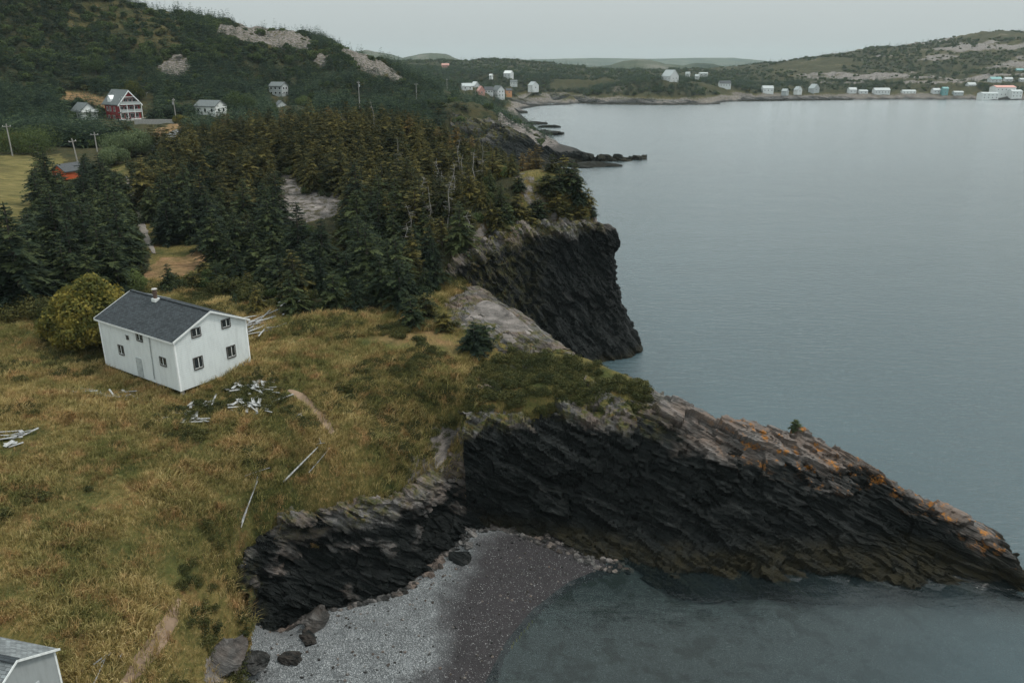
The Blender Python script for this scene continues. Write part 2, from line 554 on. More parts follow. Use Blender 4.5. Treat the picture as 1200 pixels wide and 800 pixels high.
def shingles(name, col, size=0.9):
    g = N(name)
    oc = g.objco()
    b = g.n.new("ShaderNodeTexBrick")
    b.inputs['Scale'].default_value = size
    b.inputs['Brick Width'].default_value = 0.33; b.inputs['Row Height'].default_value = 0.15
    b.inputs['Mortar Size'].default_value = 0.012; b.inputs['Mortar'].default_value = (*[q * 0.35 for q in col], 1)
    b.inputs['Color1'].default_value = (*[q * 0.72 for q in col], 1); b.inputs['Color2'].default_value = (*[q * 1.3 for q in col], 1)
    b.inputs['Bias'].default_value = 0.0
    g.l.new(oc, b.inputs['Vector'])
    n = g.noise(2.2, 6, 0.75, oc)
    c = g.mix(1.0, b.outputs['Color'], g.ramp(n, [(0.3, 0.7), (0.7, 1.25)]), 'MULTIPLY')
    return g.done(g.principled(c, 0.85, g.bump(b.outputs['Fac'], -0.6, 0.03), 0.2))


def glass_pane(name, col=(0.02, 0.025, 0.028)):
    g = N(name)
    return g.done(g.principled(col, 0.06, None, 0.6))


M = dict(
    ground=ground_material(), beach=beach_material(), seabed=beach_material(True), water=water_material(),
    cliff=rock_material("cliff_slate", (0.75, 0.25, 0.62)),
    spit=rock_material("spit_slate", (0.48, 0.35, 0.80)),
    cape=rock_material("cape_slate", (0.5, 0.3, 0.8), 0.12, scale=0.45),
    spruce_dark=foliage("needles_dark", (0.008, 0.016, 0.010), (0.022, 0.036, 0.018), (0.075, 0.092, 0.034)),
    spruce_olive=foliage("needles_olive", (0.014, 0.022, 0.010), (0.050, 0.052, 0.017), (0.165, 0.138, 0.040)),
    spruce_rust=foliage("needles_rust", (0.040, 0.036, 0.014), (0.12, 0.088, 0.030), (0.24, 0.155, 0.05)),
    spruce_far=foliage("needles_far", (0.006, 0.019, 0.014), (0.020, 0.042, 0.027), (0.080, 0.112, 0.050)),
    leaf_yellow=foliage("leaves_yellowing", (0.024, 0.036, 0.010), (0.085, 0.090, 0.022), (0.27, 0.215, 0.045), 0.35),
    leaf_green=foliage("leaves_green", (0.025, 0.045, 0.015), (0.060, 0.085, 0.028), (0.12, 0.15, 0.05), 0.35),
    leaf_pale=foliage("leaves_pale", (0.055, 0.080, 0.040), (0.11, 0.145, 0.070), (0.18, 0.21, 0.10), 0.35),
    heath=foliage("heath_leaves", (0.020, 0.028, 0.010), (0.048, 0.054, 0.017), (0.105, 0.095, 0.03), 0.2),
    grass=grass_material(),
    bark=bark("spruce_bark", (0.045, 0.038, 0.032), (0.13, 0.115, 0.10)),
    deadwood=bark("silver_deadwood", (0.12, 0.11, 0.10), (0.34, 0.32, 0.295)),
    polewood=bark("pole_wood", (0.20, 0.19, 0.175), (0.40, 0.385, 0.36)),
    plank=bark("weathered_plank", (0.13, 0.13, 0.128), (0.47, 0.475, 0.47)),
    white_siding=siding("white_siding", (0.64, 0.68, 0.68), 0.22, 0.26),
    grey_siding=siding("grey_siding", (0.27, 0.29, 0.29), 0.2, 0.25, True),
    white=plain("white_paint", (0.76, 0.78, 0.78), 0.55, 0.1),
    villagewhite=plain("weathered_white", (0.52, 0.54, 0.54), 0.7, 0.15),
    offwhite=plain("off_white_paint", (0.62, 0.64, 0.63), 0.6, 0.15),
    trim_dark=plain("dark_trim", (0.06, 0.055, 0.05), 0.6),
    roof=shingles("dark_shingles", (0.037, 0.044, 0.049)),
    roof_grey=shingles("grey_shingles", (0.17, 0.185, 0.19)),
    roof_far=plain("grey_roof", (0.12, 0.135, 0.135), 0.8),
    roof_dark=plain("dark_roof", (0.06, 0.065, 0.07), 0.8),
    glass=glass_pane("window_glass"),
    red=siding("red_siding", (0.26, 0.028, 0.034), 0.2),
    orange=siding("orange_siding", (0.42, 0.085, 0.030), 0.2),
    pink=plain("pink_paint", (0.52, 0.27, 0.23), 0.6), teal=plain("teal_paint", (0.13, 0.28, 0.28), 0.6),
    ochre=plain("ochre_paint", (0.55, 0.26, 0.12), 0.6), greyw=plain("grey_paint", (0.36, 0.39, 0.39), 0.6),
    metal=plain("galvanised_metal", (0.42, 0.43, 0.44), 0.4, 0.2, 8, 0.5, 0.7),
    rustmetal=plain("rusty_pipe", (0.10, 0.065, 0.05), 0.7), concrete=plain("concrete", (0.34, 0.33, 0.31), 0.9),
    asphalt=plain("worn_asphalt", (0.17, 0.175, 0.175), 0.9, 0.2, 0.8), path=plain("trail_earth", (0.20, 0.14, 0.095), 0.95, 0.35, 0.9),
    trailgrey=plain("trail_gravel", (0.17, 0.15, 0.13), 0.95, 0.3, 0.9),
    brick=plain("broken_brick", (0.30, 0.10, 0.055), 0.9, 0.3, 1.5),
    carpaint=plain("cream_car_paint", (0.55, 0.52, 0.42), 0.3, 0.05, 2, 0.5), tyre=plain("tyre_rubber", (0.02, 0.02, 0.02), 0.9),
    farhill=None,
)

# ------------------------------------------------------------------ TERRAIN: control points
BUILD = []          # (u, v_base, y) of buildings, used as terrain control points; see the village further down


def bpos(u, v, y): return Py(u, v, y)


ctrl = []


def cp(*pts):
    for p in pts: ctrl.append(np.asarray(p, float))


def cline(pts, step=0.012):
    pts = [np.asarray(p, float) for p in pts]
    for a, b in zip(pts[:-1], pts[1:]):
        r = (math.hypot(a[0], a[1]) + math.hypot(b[0], b[1])) / 2
        n = max(1, int(np.linalg.norm((b - a)[:2]) / (step * r)))
        for k in range(n):
            ctrl.append(a + (b - a) * k / n)
    ctrl.append(pts[-1])


def Zs(L): return [Pz(*q) for q in L]
def Ys(L): return [Py(*q) for q in L]


# grass slope
cp(*Zs([(0, 800, 12.3), (-120, 800, 13), (-200, 600, 15), (-150, 400, 17), (60, 820, 10.8), (120, 795, 10.3), (170, 780, 9.3), (212, 715, 9.0), (226, 790, 6.6),
        (0, 650, 14), (100, 650, 12.6), (200, 650, 10.6), (262, 640, 8.8), (310, 590, 9.8), (350, 555, 10.6), (0, 520, 15.1), (100, 520, 14.2),
        (200, 520, 13.3), (300, 500, 13.3), (400, 480, 13.2), (470, 450, 13.6), (470, 520, 10.3), (250, 560, 11.6), (420, 540, 11.4), (0, 400, 16.4), (60, 380, 16.8), (0, 460, 15.8),
        (380, 390, 16), (330, 345, 17), (450, 370, 16.4), (500, 350, 17), (535, 415, 14.8), (510, 450, 13.8), (300, 420, 15), (420, 430, 14.6)]))
# house platform
HX, HY, HZ, HA, HL, HW, HH, HR = -32.47, 71.31, 14.7, math.radians(-34.044), 13.15, 8.43, 5.2, 1.89
hex_, hey_ = np.array([math.cos(HA), math.sin(HA), 0]), np.array([-math.sin(HA), math.cos(HA), 0])
ho = np.array([HX, HY, HZ])
for a_ in (1.2, -3, -7, -11, -14):
    for b_ in (-1.2, 3, 6, 9.6):
        cp(ho + hex_ * a_ + hey_ * b_ + np.array([0, 0, -0.45 if a_ > -4 and b_ < 2 else (-0.15 if b_ < 5 else 0.1)]))
# left fields and forest floor
cp(*Zs([(30, 240, 18.5), (-80, 300, 18), (30, 195, 20.5), (0, 320, 17.2), (100, 345, 16.9), (-100, 200, 22), (70, 190, 20.8)]))
cp(*Ys([(150, 300, 122), (210, 320, 112), (280, 350, 103), (170, 262, 145)]))
KN = [(200, 195, 190), (250, 172, 205), (330, 158, 218), (420, 150, 228), (480, 162, 215), (530, 172, 200), (575, 187, 183), (600, 204, 166), (630, 226, 146)]
cline(Ys(KN))
cp(*Ys([(350, 245, 150), (430, 250, 148), (300, 290, 128), (420, 320, 118), (500, 300, 118), (250, 250, 152), (480, 215, 160), (560, 232, 140), (350, 205, 175), (450, 190, 180)]))
# valley behind the knoll, second headland, hill foot
cp((-60, 270, 19), (-30, 285, 11), (10, 270, 4), (-110, 262, 22), (-140, 255, 22.5), (-8, 330, 7), (-45, 340, 17), (6, 235, 8), (12, 300, 1), (-10, 260, 12))
cp(*Ys([(147, 142, 330), (103, 139, 322), (248, 134, 340), (328, 109, 430), (329, 131, 398), (78, 210, 195), (206, 146, 314), (172, 146, 322), (400, 125, 330), (470, 128, 330), (200, 158, 275), (60, 150, 300), (0, 165, 285)]))
cp(*Ys([(540, 126, 405), (575, 131, 402), (605, 148, 390), (500, 120, 420)]))
# left hills
RID = [(-260, -120, 440), (-100, -98, 450), (0, -72, 460), (80, -36, 480), (160, 0, 500), (190, 9, 512), (225, 19, 545), (250, 22, 575), (290, 31, 600), (330, 33, 620), (352, 40, 600), (368, 50, 580),
       (400, 52, 560), (430, 62, 540), (455, 75, 520), (480, 90, 505), (505, 104, 490), (535, 117, 470)]
rp = Ys(RID)
rp = [p - np.array([0, 0, 5.0 if q_[0] < 320 else 1.5]) for p, q_ in zip(rp, RID)]
cline(rp)
cline([p + np.array([p[0] * 0.25, p[1] * 0.25, -0.35 * max(p[2] - 15, 0)]) for p in rp])
cp(*Ys([(60, 60, 400), (150, 60, 420), (250, 70, 440), (330, 75, 470), (420, 90, 470), (20, 110, 350), (200, 100, 375), (280, 108, 400), (380, 105, 420), (470, 108, 440)]))
# village country
cp(*Ys([(560, 112, 760), (545, 110, 740), (590, 113, 790), (565, 103, 850), (600, 99, 1000), (625, 104, 1010), (596, 90, 1150), (522, 80, 1500), (480, 95, 900), (520, 92, 1100), (450, 90, 800),
        (560, 86, 1300), (640, 92, 1250), (700, 92, 1250), (700, 108, 1010), (670, 107, 1000), (740, 100, 1060), (785, 96, 1085), (815, 108, 1010), (848, 102, 1090), (880, 104, 1120),
        (780, 117, 975), (720, 116, 985), (665, 113, 980), (830, 118.5, 965), (640, 105, 1080)]))
cline(Ys([(380, 78, 2000), (440, 76, 2000), (500, 73.5, 1950), (560, 74, 1900), (590, 71, 1850), (605, 71, 1850), (625, 74.5, 1850), (660, 77, 1850), (700, 82, 1800), (740, 85, 1750), (800, 86, 1700), (850, 86, 1700)]), 0.03)
cline(Ys([(860, 86, 1650), (900, 80, 1700), (950, 71, 1750), (1000, 62, 1800), (1030, 56, 1800), (1060, 54, 1800), (1090, 52, 1820), (1130, 43, 1850), (1165, 36, 1880), (1185, 38, 1900), (1205, 40, 1900), (1260, 43, 1900), (1350, 40, 1900)]), 0.02)
cline([p * np.array([1.25, 1.25, 0.5]) for p in Ys([(380, 76, 2000), (600, 74, 1900), (850, 82, 1750), (1000, 62, 1800), (1165, 36, 1880), (1350, 40, 1900)])], 0.04)
cp(*Ys([(900, 108, 1140), (950, 108, 1130), (1000, 109, 1120), (1060, 110, 1120), (1110, 110, 1110), (1170, 113, 1090), (1240, 112, 1090), (900, 100, 1280), (1000, 96, 1320), (1100, 92, 1350), (1200, 84, 1400),
        (960, 88, 1450), (1060, 82, 1480), (1160, 66, 1550), (1170, 98, 1180), (1200, 94, 1230), (1130, 103, 1150)]))
# coast at z = 0
coast = Zs([(608, 133, 0), (604, 129.5, 0), (632, 124.5, 0), (604, 119.5, 0), (600, 117.5, 0), (625, 116.8, 0), (650, 117.6, 0), (655, 120, 0), (700, 122.5, 0), (770, 123.2, 0), (838, 122.7, 0), (845, 119.6, 0), (900, 118.4, 0),
            (960, 117.6, 0), (1020, 117, 0), (1100, 117, 0), (1200, 117.3, 0), (1300, 117.5, 0)])
cline(coast, 0.01)
cline([p * np.array([1.009, 1.009, 1]) + np.array([0, 0, 3.6]) for p in coast[2:]], 0.01)
cp(*Zs([(612, 131, 1.2), (618, 123.5, 2.5), (605, 122, 4), (590, 124, 9)]))
cline(Zs([(608, 133, 0), (617, 140, 0), (628, 150, 0), (640, 160, 0), (634, 166, 0)]))
cline([(20, 350, -1), (24, 320, -1), (23, 290, -1), (20, 255, -1), (14, 215, -1), (10, 190, -1)])
# open sea floor
SEA = [(640, 126), (655, 123), (700, 126), (770, 127), (845, 126), (850, 121.5), (1000, 120.5), (1320, 121), (1320, 660), (1225, 690), (1205, 655), (1150, 615), (1090, 575), (1035, 530), (1000, 510), (955, 485), (900, 480), (815, 462), (775, 440),
       (765, 415), (755, 345), (745, 285), (730, 240), (690, 215), (650, 206), (680, 200), (770, 193), (772, 182), (700, 175), (668, 172), (650, 150), (630, 138)]
for v_ in (122.5, 128, 135, 145, 158, 175, 195, 215, 240, 270, 300, 340, 380, 420, 460, 500, 540, 580, 620, 650):
    for u_ in range(640, 1320, 28):
        if inpoly(np.array([u_]), np.array([v_]), SEA)[0]: cp(Pz(u_, v_, -6 if v_ < 200 else -4.5))
# cove
cp(*Zs([(600, 775, -.35), (650, 745, -.6), (700, 730, -1.0), (800, 740, -1.8), (900, 750, -2.2), (1000, 760, -2.6), (1100, 750, -3), (1190, 780, -3.4), (700, 795, -1.1), (850, 795, -2.0), (1000, 800, -2.6), (760, 705, -1.1), (900, 710, -1.4), (1060, 712, -1.8),
        (300, 790, 1.7), (350, 745, 1.7), (400, 780, 1.35), (450, 740, 1.3), (480, 790, .85), (500, 720, 1.1), (540, 680, 1.2), (560, 640, 1.6), (620, 650, .8), (530, 800, .45), (560, 730, .6), (600, 690, .6), (420, 720, 1.5), (650, 655, .5), (470, 700, 1.4)]))
cline(Zs([(568, 800, 0), (592, 752, 0), (625, 712, 0), (665, 682, 0), (705, 664, 0), (730, 662, 0)]))
cp((-8, 30, -.1), (-18, 36, 1.2), (-22, 34, 3), (-30, 30, 9), (5, 38, -1.5), (30, 40, -3.5), (50, 45, -4), (-40, 32, 12), (10, 20, -3), (-15, 20, 0))

# --- rock faces: station lines (foot, mid, edge, ridge)
SP_foot = Zs([(548, 614, 1.5), (590, 612, 1.0), (640, 630, .5), (690, 650, .1), (750, 668, -.3), (800, 678, -.4), (850, 680, -.4), (900, 681, -.4), (950, 683, -.4), (1000, 685, -.4), (1040, 686, -.4), (1090, 687, -.4), (1150, 689, -.4), (1186, 694, -.4), (1206, 698, -.4)])
SP_mid = Ys([(546, 570, 68.8), (585, 570, 69.2), (640, 575, 69.6), (690, 590, 69), (752, 600, 68), (805, 613, 66.6), (852, 620, 66), (902, 624, 65.6), (952, 632, 65), (1002, 642, 64.4), (1040, 650, 63.8), (1090, 660, 62.8), (1150, 672, 61.6), (1187, 684, 60.8), (1206, 693, 59.9)])
SP_edge = Ys([(543, 527, 69.9), (572, 508, 71.2), (635, 500, 72.2), (690, 498, 72.6), (742, 502, 71.8), (812, 528, 69.6), (856, 540, 69), (902, 550, 68.5), (955, 575, 67.5), (1005, 605, 66.4), (1035, 620, 65.8), (1088, 638, 64.6), (1150, 655, 62.8), (1189, 676, 61), (1206, 690, 60.1)])
SP_ridge = Ys([(545, 470, 74), (572, 440, 80), (625, 406, 86), (690, 424, 83), (755, 450, 78), (815, 481, 75), (860, 495, 73.5), (905, 498, 73), (950, 503, 72.5), (1000, 531, 71), (1030, 549, 70), (1085, 593, 67), (1150, 628, 64), (1190, 660, 61.7), (1205, 688, 60.2)])
SP_back1 = [p + np.array([1.5, 4.5, -p[2] * 0.55]) for p in SP_ridge]
SP_back2 = [p + np.array([3.2, 8.5, -p[2] - 2]) for p in SP_ridge]
for i in range(5):
    up = (0.35, 0.35, 0.3, 0.25, 0.1)[i]
    cp(SP_ridge[i] + np.array([0, 0, up]), (SP_ridge[i] + SP_edge[i]) / 2 + np.array([0, .3, up + .1]), SP_edge[i] + np.array([0, 1.2, 0.0]), SP_mid[i] + np.array([0, 2.8, -2.5]))
cline([p + np.array([0, 1.2, 0.0]) for p in SP_edge[:5]], 0.02)
cline([p + np.array([0, 0, 0.25]) for p in SP_ridge[1:5]], 0.02)
cline([p + np.array([0, 2.5, -1.4]) for p in SP_edge[5:]], 0.02)
cline([p + np.array([0, 0.4, -1.0]) for p in SP_ridge[5:]], 0.02)
cline([p + np.array([0, 1.6, -.1]) for p in SP_foot[:4]] + [p + np.array([0, 2.6, -1.2]) for p in SP_foot[5:]], 0.02)
cline([p + np.array([2.2, 6.5, -p[2] - 1.5]) for p in SP_ridge[3:]], 0.02)
cline([p + np.array([5, 12, -p[2] - 4]) for p in SP_ridge[4:]], 0.03)
# slab edge above the inlet between spit and cliff
SL = Ys([(560, 345, 103), (600, 369, 96), (632, 392, 89)])
cline(SL, 0.01)
cp(*Ys([(530, 372, 97), (575, 385, 90), (550, 360, 100)]))
cline([p + np.array([4.5, 3.5, -p[2] - .8]) for p in SL], 0.02)
cp((9, 100, -3), (13, 108, -3), (15, 95, -4), (22, 105, -4), (28, 118, -5), (30, 130, -5), (26, 150, -5), (20, 175, -5))
# main cliff
CL_foot = [np.array(p, float) for p in ((-5.5, 102.5, 12.5), (-.5, 106, 4.5), (4.5, 110, -.6), (10, 114, -.6), (15, 117.8, -.6), (18.6, 120.8, -.6), (20.7, 123.4, -.6), (21.2, 128, -.6), (20, 136, -.6), (17, 146, -.6), (14, 156, -.6), (11, 172, -.6), (8, 192, -.6))]
CL_top = Ys([(524, 320, 105.5), (546, 297, 109), (575, 277, 114), (605, 264, 119), (640, 263, 122), (672, 261, 124.5), (699, 259, 126), (716, 271, 128.5)]) + Ys([(704, 264, 134), (668, 251, 142), (645, 229, 152), (622, 207, 170), (604, 196, 190)])
cline([p + np.array([-1.2, 1.6, 0.15]) for p in CL_top[:8]] + [p + np.array([-2, 0, 0.2]) for p in CL_top[8:]], 0.01)
cline([p * np.array([1, 1, 0]) + np.array([-3.2, 3.4, -1.0]) for p in CL_foot[2:8]] + [p * np.array([1, 1, 0]) + np.array([-3.5, 0, -1.0]) for p in CL_foot[8:]], 0.012)
cline([p * np.array([1, 1, 0]) + np.array([3.5, -3, -4.5]) for p in CL_foot[3:8]], 0.02)
# cape behind
HD_top = Ys([(528, 132, 392), (560, 139, 388), (590, 145, 385), (612, 153, 383), (630, 167, 381), (648, 180, 384), (668, 180, 389), (700, 183.2, 393), (730, 184.3, 398), (757, 186.8, 402)])
HD_foot = Zs([(528, 204, -.6), (560, 203, -.6), (592, 201, -.6), (618, 199.5, -.6), (642, 198.5, -.6), (663, 196, -.6), (690, 190.6, -.6), (715, 190.6, -.6), (740, 190, -.6), (758, 188.3, -.6)])
cline([p + np.array([0, 3, -.4 if i < 3 else -1.6]) for i, p in enumerate(HD_top)], 0.012)
cline([p + np.array([0, 6 if i < 5 else 3.5, -.8]) for i, p in enumerate(HD_foot)], 0.012)
cline([p + np.array([3, 11, -p[2] - 1.5]) for p in HD_top[5:]], 0.012)
# outcrop beside the beach
OC_foot = Zs([(283, 724, 4.0), (300, 722, 2.2), (325, 716, 1.4), (355, 712, 1.1), (390, 705, 1.0), (430, 696, 1.0), (465, 686, 1.1), (490, 668, 1.3), (510, 645, 1.4), (530, 628, 1.5), (562, 606, 1.7)])
OC_mid = [None] * 9
OC_edge = Zs([(281, 692, 5.6), (296, 672, 5.2), (322, 640, 6.7), (350, 622, 7.5), (382, 612, 8.0), (415, 606, 8.1), (448, 600, 7.7), (480, 592, 7.0), (505, 575, 6.6), (530, 552, 6.8)]) + [Py(566, 540, 72.0)]
OC_in = Zs([(270, 672, 6.8), (286, 660, 6.4), (306, 622, 7.9), (345, 600, 8.6), (385, 590, 9.0), (420, 584, 9.1), (455, 580, 8.5), (485, 570, 7.8), (510, 550, 7.8), (535, 525, 8.2)]) + [Py(568, 520, 74.0)]
cline([p + np.array([0, .8, -.15]) for p in OC_in[:-1]], 0.015)
cline([p + np.array([-.6, 1.6, -.15]) for p in OC_foot[:-1]], 0.015)
cline([p + np.array([.7, -1.1, 1.15 - p[2]]) for p in OC_foot[3:-1]], 0.01)
cline([p + np.array([1.2, -2.6, 1.15 - p[2]]) for p in OC_foot[3:-1]], 0.015)
cline([p + np.array([-.2, -1.4, .1]) for p in SP_foot[:4]], 0.01)
cp(*Zs([(262, 700, 6.6), (285, 715, 4.2), (270, 745, 4.3), (245, 760, 5.9), (292, 752, 2.6), (255, 782, 4.4)]))

ctrl = np.array(ctrl)
az_c, lr_c = np.arctan2(ctrl[:, 0], ctrl[:, 1]), np.log(np.hypot(ctrl[:, 0], ctrl[:, 1]))
# drop near-duplicates
key = np.round(np.stack([az_c, lr_c], 1) / 0.0035).astype(int)
_, ui = np.unique(key, axis=0, return_index=True)
ctrl, az_c, lr_c = ctrl[ui], az_c[ui], lr_c[ui]
Mn = len(ctrl)
D = np.hypot(az_c[:, None] - az_c[None], lr_c[:, None] - lr_c[None])
A_ = np.zeros((Mn + 3, Mn + 3))
A_[:Mn, :Mn] = -D + 0.0012 * np.eye(Mn)
A_[:Mn, Mn] = 1; A_[:Mn, Mn + 1] = az_c; A_[:Mn, Mn + 2] = lr_c
A_[Mn:, :Mn] = A_[:Mn, Mn:].T
W_ = np.linalg.solve(A_, np.concatenate([ctrl[:, 2], np.zeros(3)]))
AZ0, AZ1, LR0, LR1 = math.radians(-52), math.radians(52), math.log(20), math.log(2600)
NA, NR = 420, 430
ga, gr = np.linspace(AZ0, AZ1, NA), np.linspace(LR0, LR1, NR)
GA, GR = np.meshgrid(ga, gr, indexing='ij')
fa, fr_ = GA.ravel(), GR.ravel()
base = np.empty(fa.size, np.float32)
Wf = W_[:Mn].astype(np.float32)
for s in range(0, fa.size, 12000):
    da = (fa[s:s + 12000, None] - az_c[None]).astype(np.float32)
    dr = (fr_[s:s + 12000, None] - lr_c[None]).astype(np.float32)
    base[s:s + 12000] = -np.sqrt(da * da + dr * dr) @ Wf + W_[Mn] + W_[Mn + 1] * fa[s:s + 12000] + W_[Mn + 2] * fr_[s:s + 12000]
base = base.reshape(NA, NR)


def base_h(x, y):
    a = (np.arctan2(x, y) - AZ0) / (AZ1 - AZ0) * (NA - 1)
    r = (np.log(np.hypot(x, y)) - LR0) / (LR1 - LR0) * (NR - 1)
    a = np.clip(a, 0, NA - 1.001); r = np.clip(r, 0, NR - 1.001)
    i, j = a.astype(int), r.astype(int)
    fa_, fj = a - i, r - j
    return (base[i, j] * (1 - fa_) * (1 - fj) + base[i + 1, j] * fa_ * (1 - fj) + base[i, j + 1] * (1 - fa_) * fj + base[i + 1, j + 1] * fa_ * fj)


POLY_BEACH = [(262, 830), (292, 765), (300, 728), (330, 716), (360, 708), (395, 700), (440, 690), (480, 676), (500, 650), (520, 625), (548, 608), (590, 600), (640, 620), (700, 645), (740, 655), (740, 672), (700, 676), (660, 700), (625, 725), (600, 755), (575, 830)]
POLY_SLAB = [(520, 378), (522, 352), (548, 338), (575, 348), (610, 370), (650, 400), (640, 412), (600, 408), (560, 392)]
POLY_FIELD = [(-60, 180), (74, 181), (66, 212), (52, 240), (46, 280), (30, 310), (-60, 340)]
POLY_CLEAR = [(168, 330), (176, 312), (192, 302), (215, 298), (249, 287), (251, 303), (228, 318), (198, 331)]


def terrain(x, y):
    x = np.asarray(x, float); y = np.asarray(y, float)
    b = base_h(x, y)
    r = np.hypot(x, y)
    land = sstep(0.2, 3.0, b)
    near = 0.32 * fb2(x, y, 5.0, 5, 3) + 0.10 * fb2(x, y, 1.1, 3, 5)
    far = sstep(150, 420, r)
    hill = 8.0 * (fb2(x, y, 55, 5, 7, True) - 0.4) * sstep(250, 520, r) + 2.0 * fb2(x, y, 14, 4, 9) * far
    hl = sstep(1.0, 22.0, b)
    flat = sstep(0.5, 3.0, b) * (1 - 0.75 * ((b < 3) & (r < 120)))
    return b + near * np.where(b < 3, 0.25, 1.0) * (0.25 + 0.75 * flat) + hill * hl * np.where(r > 250, 1, 1)


def on_ground(u, v, z0=14.0):
    z = z0
    for _ in range(25):
        p = Pz(u, v, z)
        z = 0.5 * z + 0.5 * float(terrain(np.array([p[0]]), np.array([p[1]]))[0])
    p = Pz(u, v, z)
    return np.array([p[0], p[1], float(terrain(np.array([p[0]]), np.array([p[1]]))[0])])


def th(x, y): return float(terrain(np.array([float(x)]), np.array([float(y)]))[0])


# ---- terrain mesh
TA, TR = 760, 680
ta, tr = np.linspace(AZ0, AZ1, TA), np.linspace(LR0, LR1, TR)
TAg, TRg = np.meshgrid(ta, tr, indexing='ij')
X = (np.sin(TAg) * np.exp(TRg)).ravel(); Y = (np.cos(TAg) * np.exp(TRg)).ravel()
Z = terrain(X, Y)
U, V = proj(X, Y, Z)
wob_u = 7 * fb2(X, Y, 4, 3, 21); wob_v = 5 * fb2(X, Y, 4, 3, 22)
Rr = np.hypot(X, Y)
Zg = Z.reshape(TA, TR)
gzr = np.gradient(Zg, axis=1) / np.gradient(np.exp(TRg), axis=1)
gza = np.gradient(Zg, axis=0) / (np.exp(TRg) * (ta[1] - ta[0]))
slope = np.hypot(gzr, gza).ravel()

HILLROCK = [[(185, 92), (187, 78), (205, 64), (222, 68), (226, 86), (205, 92)], [(255, 30), (330, 30), (370, 50), (360, 62), (300, 55), (250, 40)], [(75, 40), (85, 5), (160, 0), (215, 22), (215, 60), (150, 50), (120, 30)],
            [(395, 55), (430, 62), (470, 90), (480, 100), (420, 85)], [(370, 62), (390, 66), (380, 82), (365, 75)]]
rock = np.zeros(len(X))
for pl in HILLROCK:
    rock = np.maximum(rock, inpoly(U + wob_u * .6, V + wob_v * .6, pl) * (0.30 if pl[0] == (75, 40) else 0.6) * (Rr > 250))
rock = np.maximum(rock, inpoly(U + wob_u, V + wob_v, [(596, 198), (626, 206), (662, 238), (645, 252), (612, 238)]) * 0.5 * (Rr < 230))
rock = np.maximum(rock, inpoly(U + wob_u, V + wob_v, POLY_SLAB) * 0.85 * (Rr < 115) * (Rr > 80))
rock = np.maximum(rock, (Rr > 200) * sstep(3.5, 1.2, Z) * 0.9)
rock = np.maximum(rock, (Rr > 330) * (Rr < 600) * (U > 585) * .9)
rock = np.maximum(rock, (Rr > 650) * sstep(9.5, 4.5, Z + 4 * fb2(X, Y, 30, 3, 35)) * 0.6)
rock = np.maximum(rock, sstep(0.7, 1.2, slope) * 0.6 * (Rr > 78) * (Rr < 230) * (U > 500) * (V > 250))
rock = np.maximum(rock, inpoly(U + wob_u, V + wob_v, [(320, 235), (326, 205), (346, 198), (352, 222), (385, 222), (415, 230), (400, 252), (360, 262), (335, 258)]) * 0.62)
rock = np.maximum(rock, (Rr > 1100) * sstep(-0.08, 0.22, fb2(X * .6, Y, 60, 5, 31)) * 0.95 * sstep(860, 1000, U) * (V < 98))
rock = np.maximum(rock, (Rr > 700) * (Rr < 1200) * sstep(0.2, 0.5, fb2(X, Y, 45, 4, 33)) * 0.5)
rock = np.maximum(rock, sstep(.8, 1.3, slope) * .9 * (Rr < 82) * (U > 478) * (V > 500))
rock = np.maximum(rock, (Rr < 75) * inpoly(U + wob_u, V + wob_v, [(238, 800), (245, 768), (262, 760), (285, 768), (300, 790), (285, 815)]) * 0.75)
dirt = inpoly(U + wob_u, V + wob_v, POLY_CLEAR) * (Rr < 170) * np.clip(0.8 + 0.7 * fb2(X, Y, 2.5, 4, 43), 0, 1)
dirt = np.maximum(dirt, inpoly(U + wob_u * .4, V + wob_v * .4, [(68, 120), (72, 108), (95, 106), (130, 118), (128, 130), (105, 122)]) * (Rr > 250) * 0.8)
dirt = np.maximum(dirt, inpoly(U + wob_u * .4, V + wob_v * .4, [(178, 152), (200, 146), (222, 146), (214, 158), (190, 166), (182, 164)]) * (Rr > 200) * 0.8)
dirt = np.maximum(dirt, sstep(0.12, 0.5, fb2(X, Y, 6, 4, 41)) * (Rr < 120) * inpoly(U + wob_u, V, [(400, 610), (395, 470), (370, 400), (520, 385), (545, 400), (550, 470), (500, 600)]) * 0.8)
TRAILS = {'a': [(148, 206), (158, 232), (164, 255), (170, 276), (181, 298)], 'b': [(338, 457), (352, 464), (366, 477), (379, 491), (390, 508)], 'c': [(140, 806), (160, 782), (176, 762), (192, 738), (204, 718), (211, 702)]}
STRAW = inpoly(U + wob_u * 1.5, V + wob_v * 1.2, POLY_FIELD) * (Rr > 130) * np.clip(.9 + .8 * fb2(X, Y, 9, 4, 45), 0, 1)
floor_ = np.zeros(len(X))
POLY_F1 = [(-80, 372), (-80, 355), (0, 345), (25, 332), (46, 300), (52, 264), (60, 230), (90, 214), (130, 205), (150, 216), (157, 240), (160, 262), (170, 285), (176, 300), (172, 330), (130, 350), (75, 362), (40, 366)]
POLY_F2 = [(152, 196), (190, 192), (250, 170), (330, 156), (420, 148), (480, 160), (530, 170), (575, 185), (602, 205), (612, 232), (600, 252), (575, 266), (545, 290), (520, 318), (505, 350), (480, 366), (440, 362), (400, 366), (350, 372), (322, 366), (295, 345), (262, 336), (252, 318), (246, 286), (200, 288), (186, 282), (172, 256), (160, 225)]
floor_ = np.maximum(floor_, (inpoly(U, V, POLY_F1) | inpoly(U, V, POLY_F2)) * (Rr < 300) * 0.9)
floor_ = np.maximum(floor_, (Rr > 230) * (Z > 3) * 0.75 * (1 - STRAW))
floor_ *= (1 - np.minimum(dirt * 1.3, 1)) * (1 - np.minimum(rock * 1.2, 1) * 0.8)
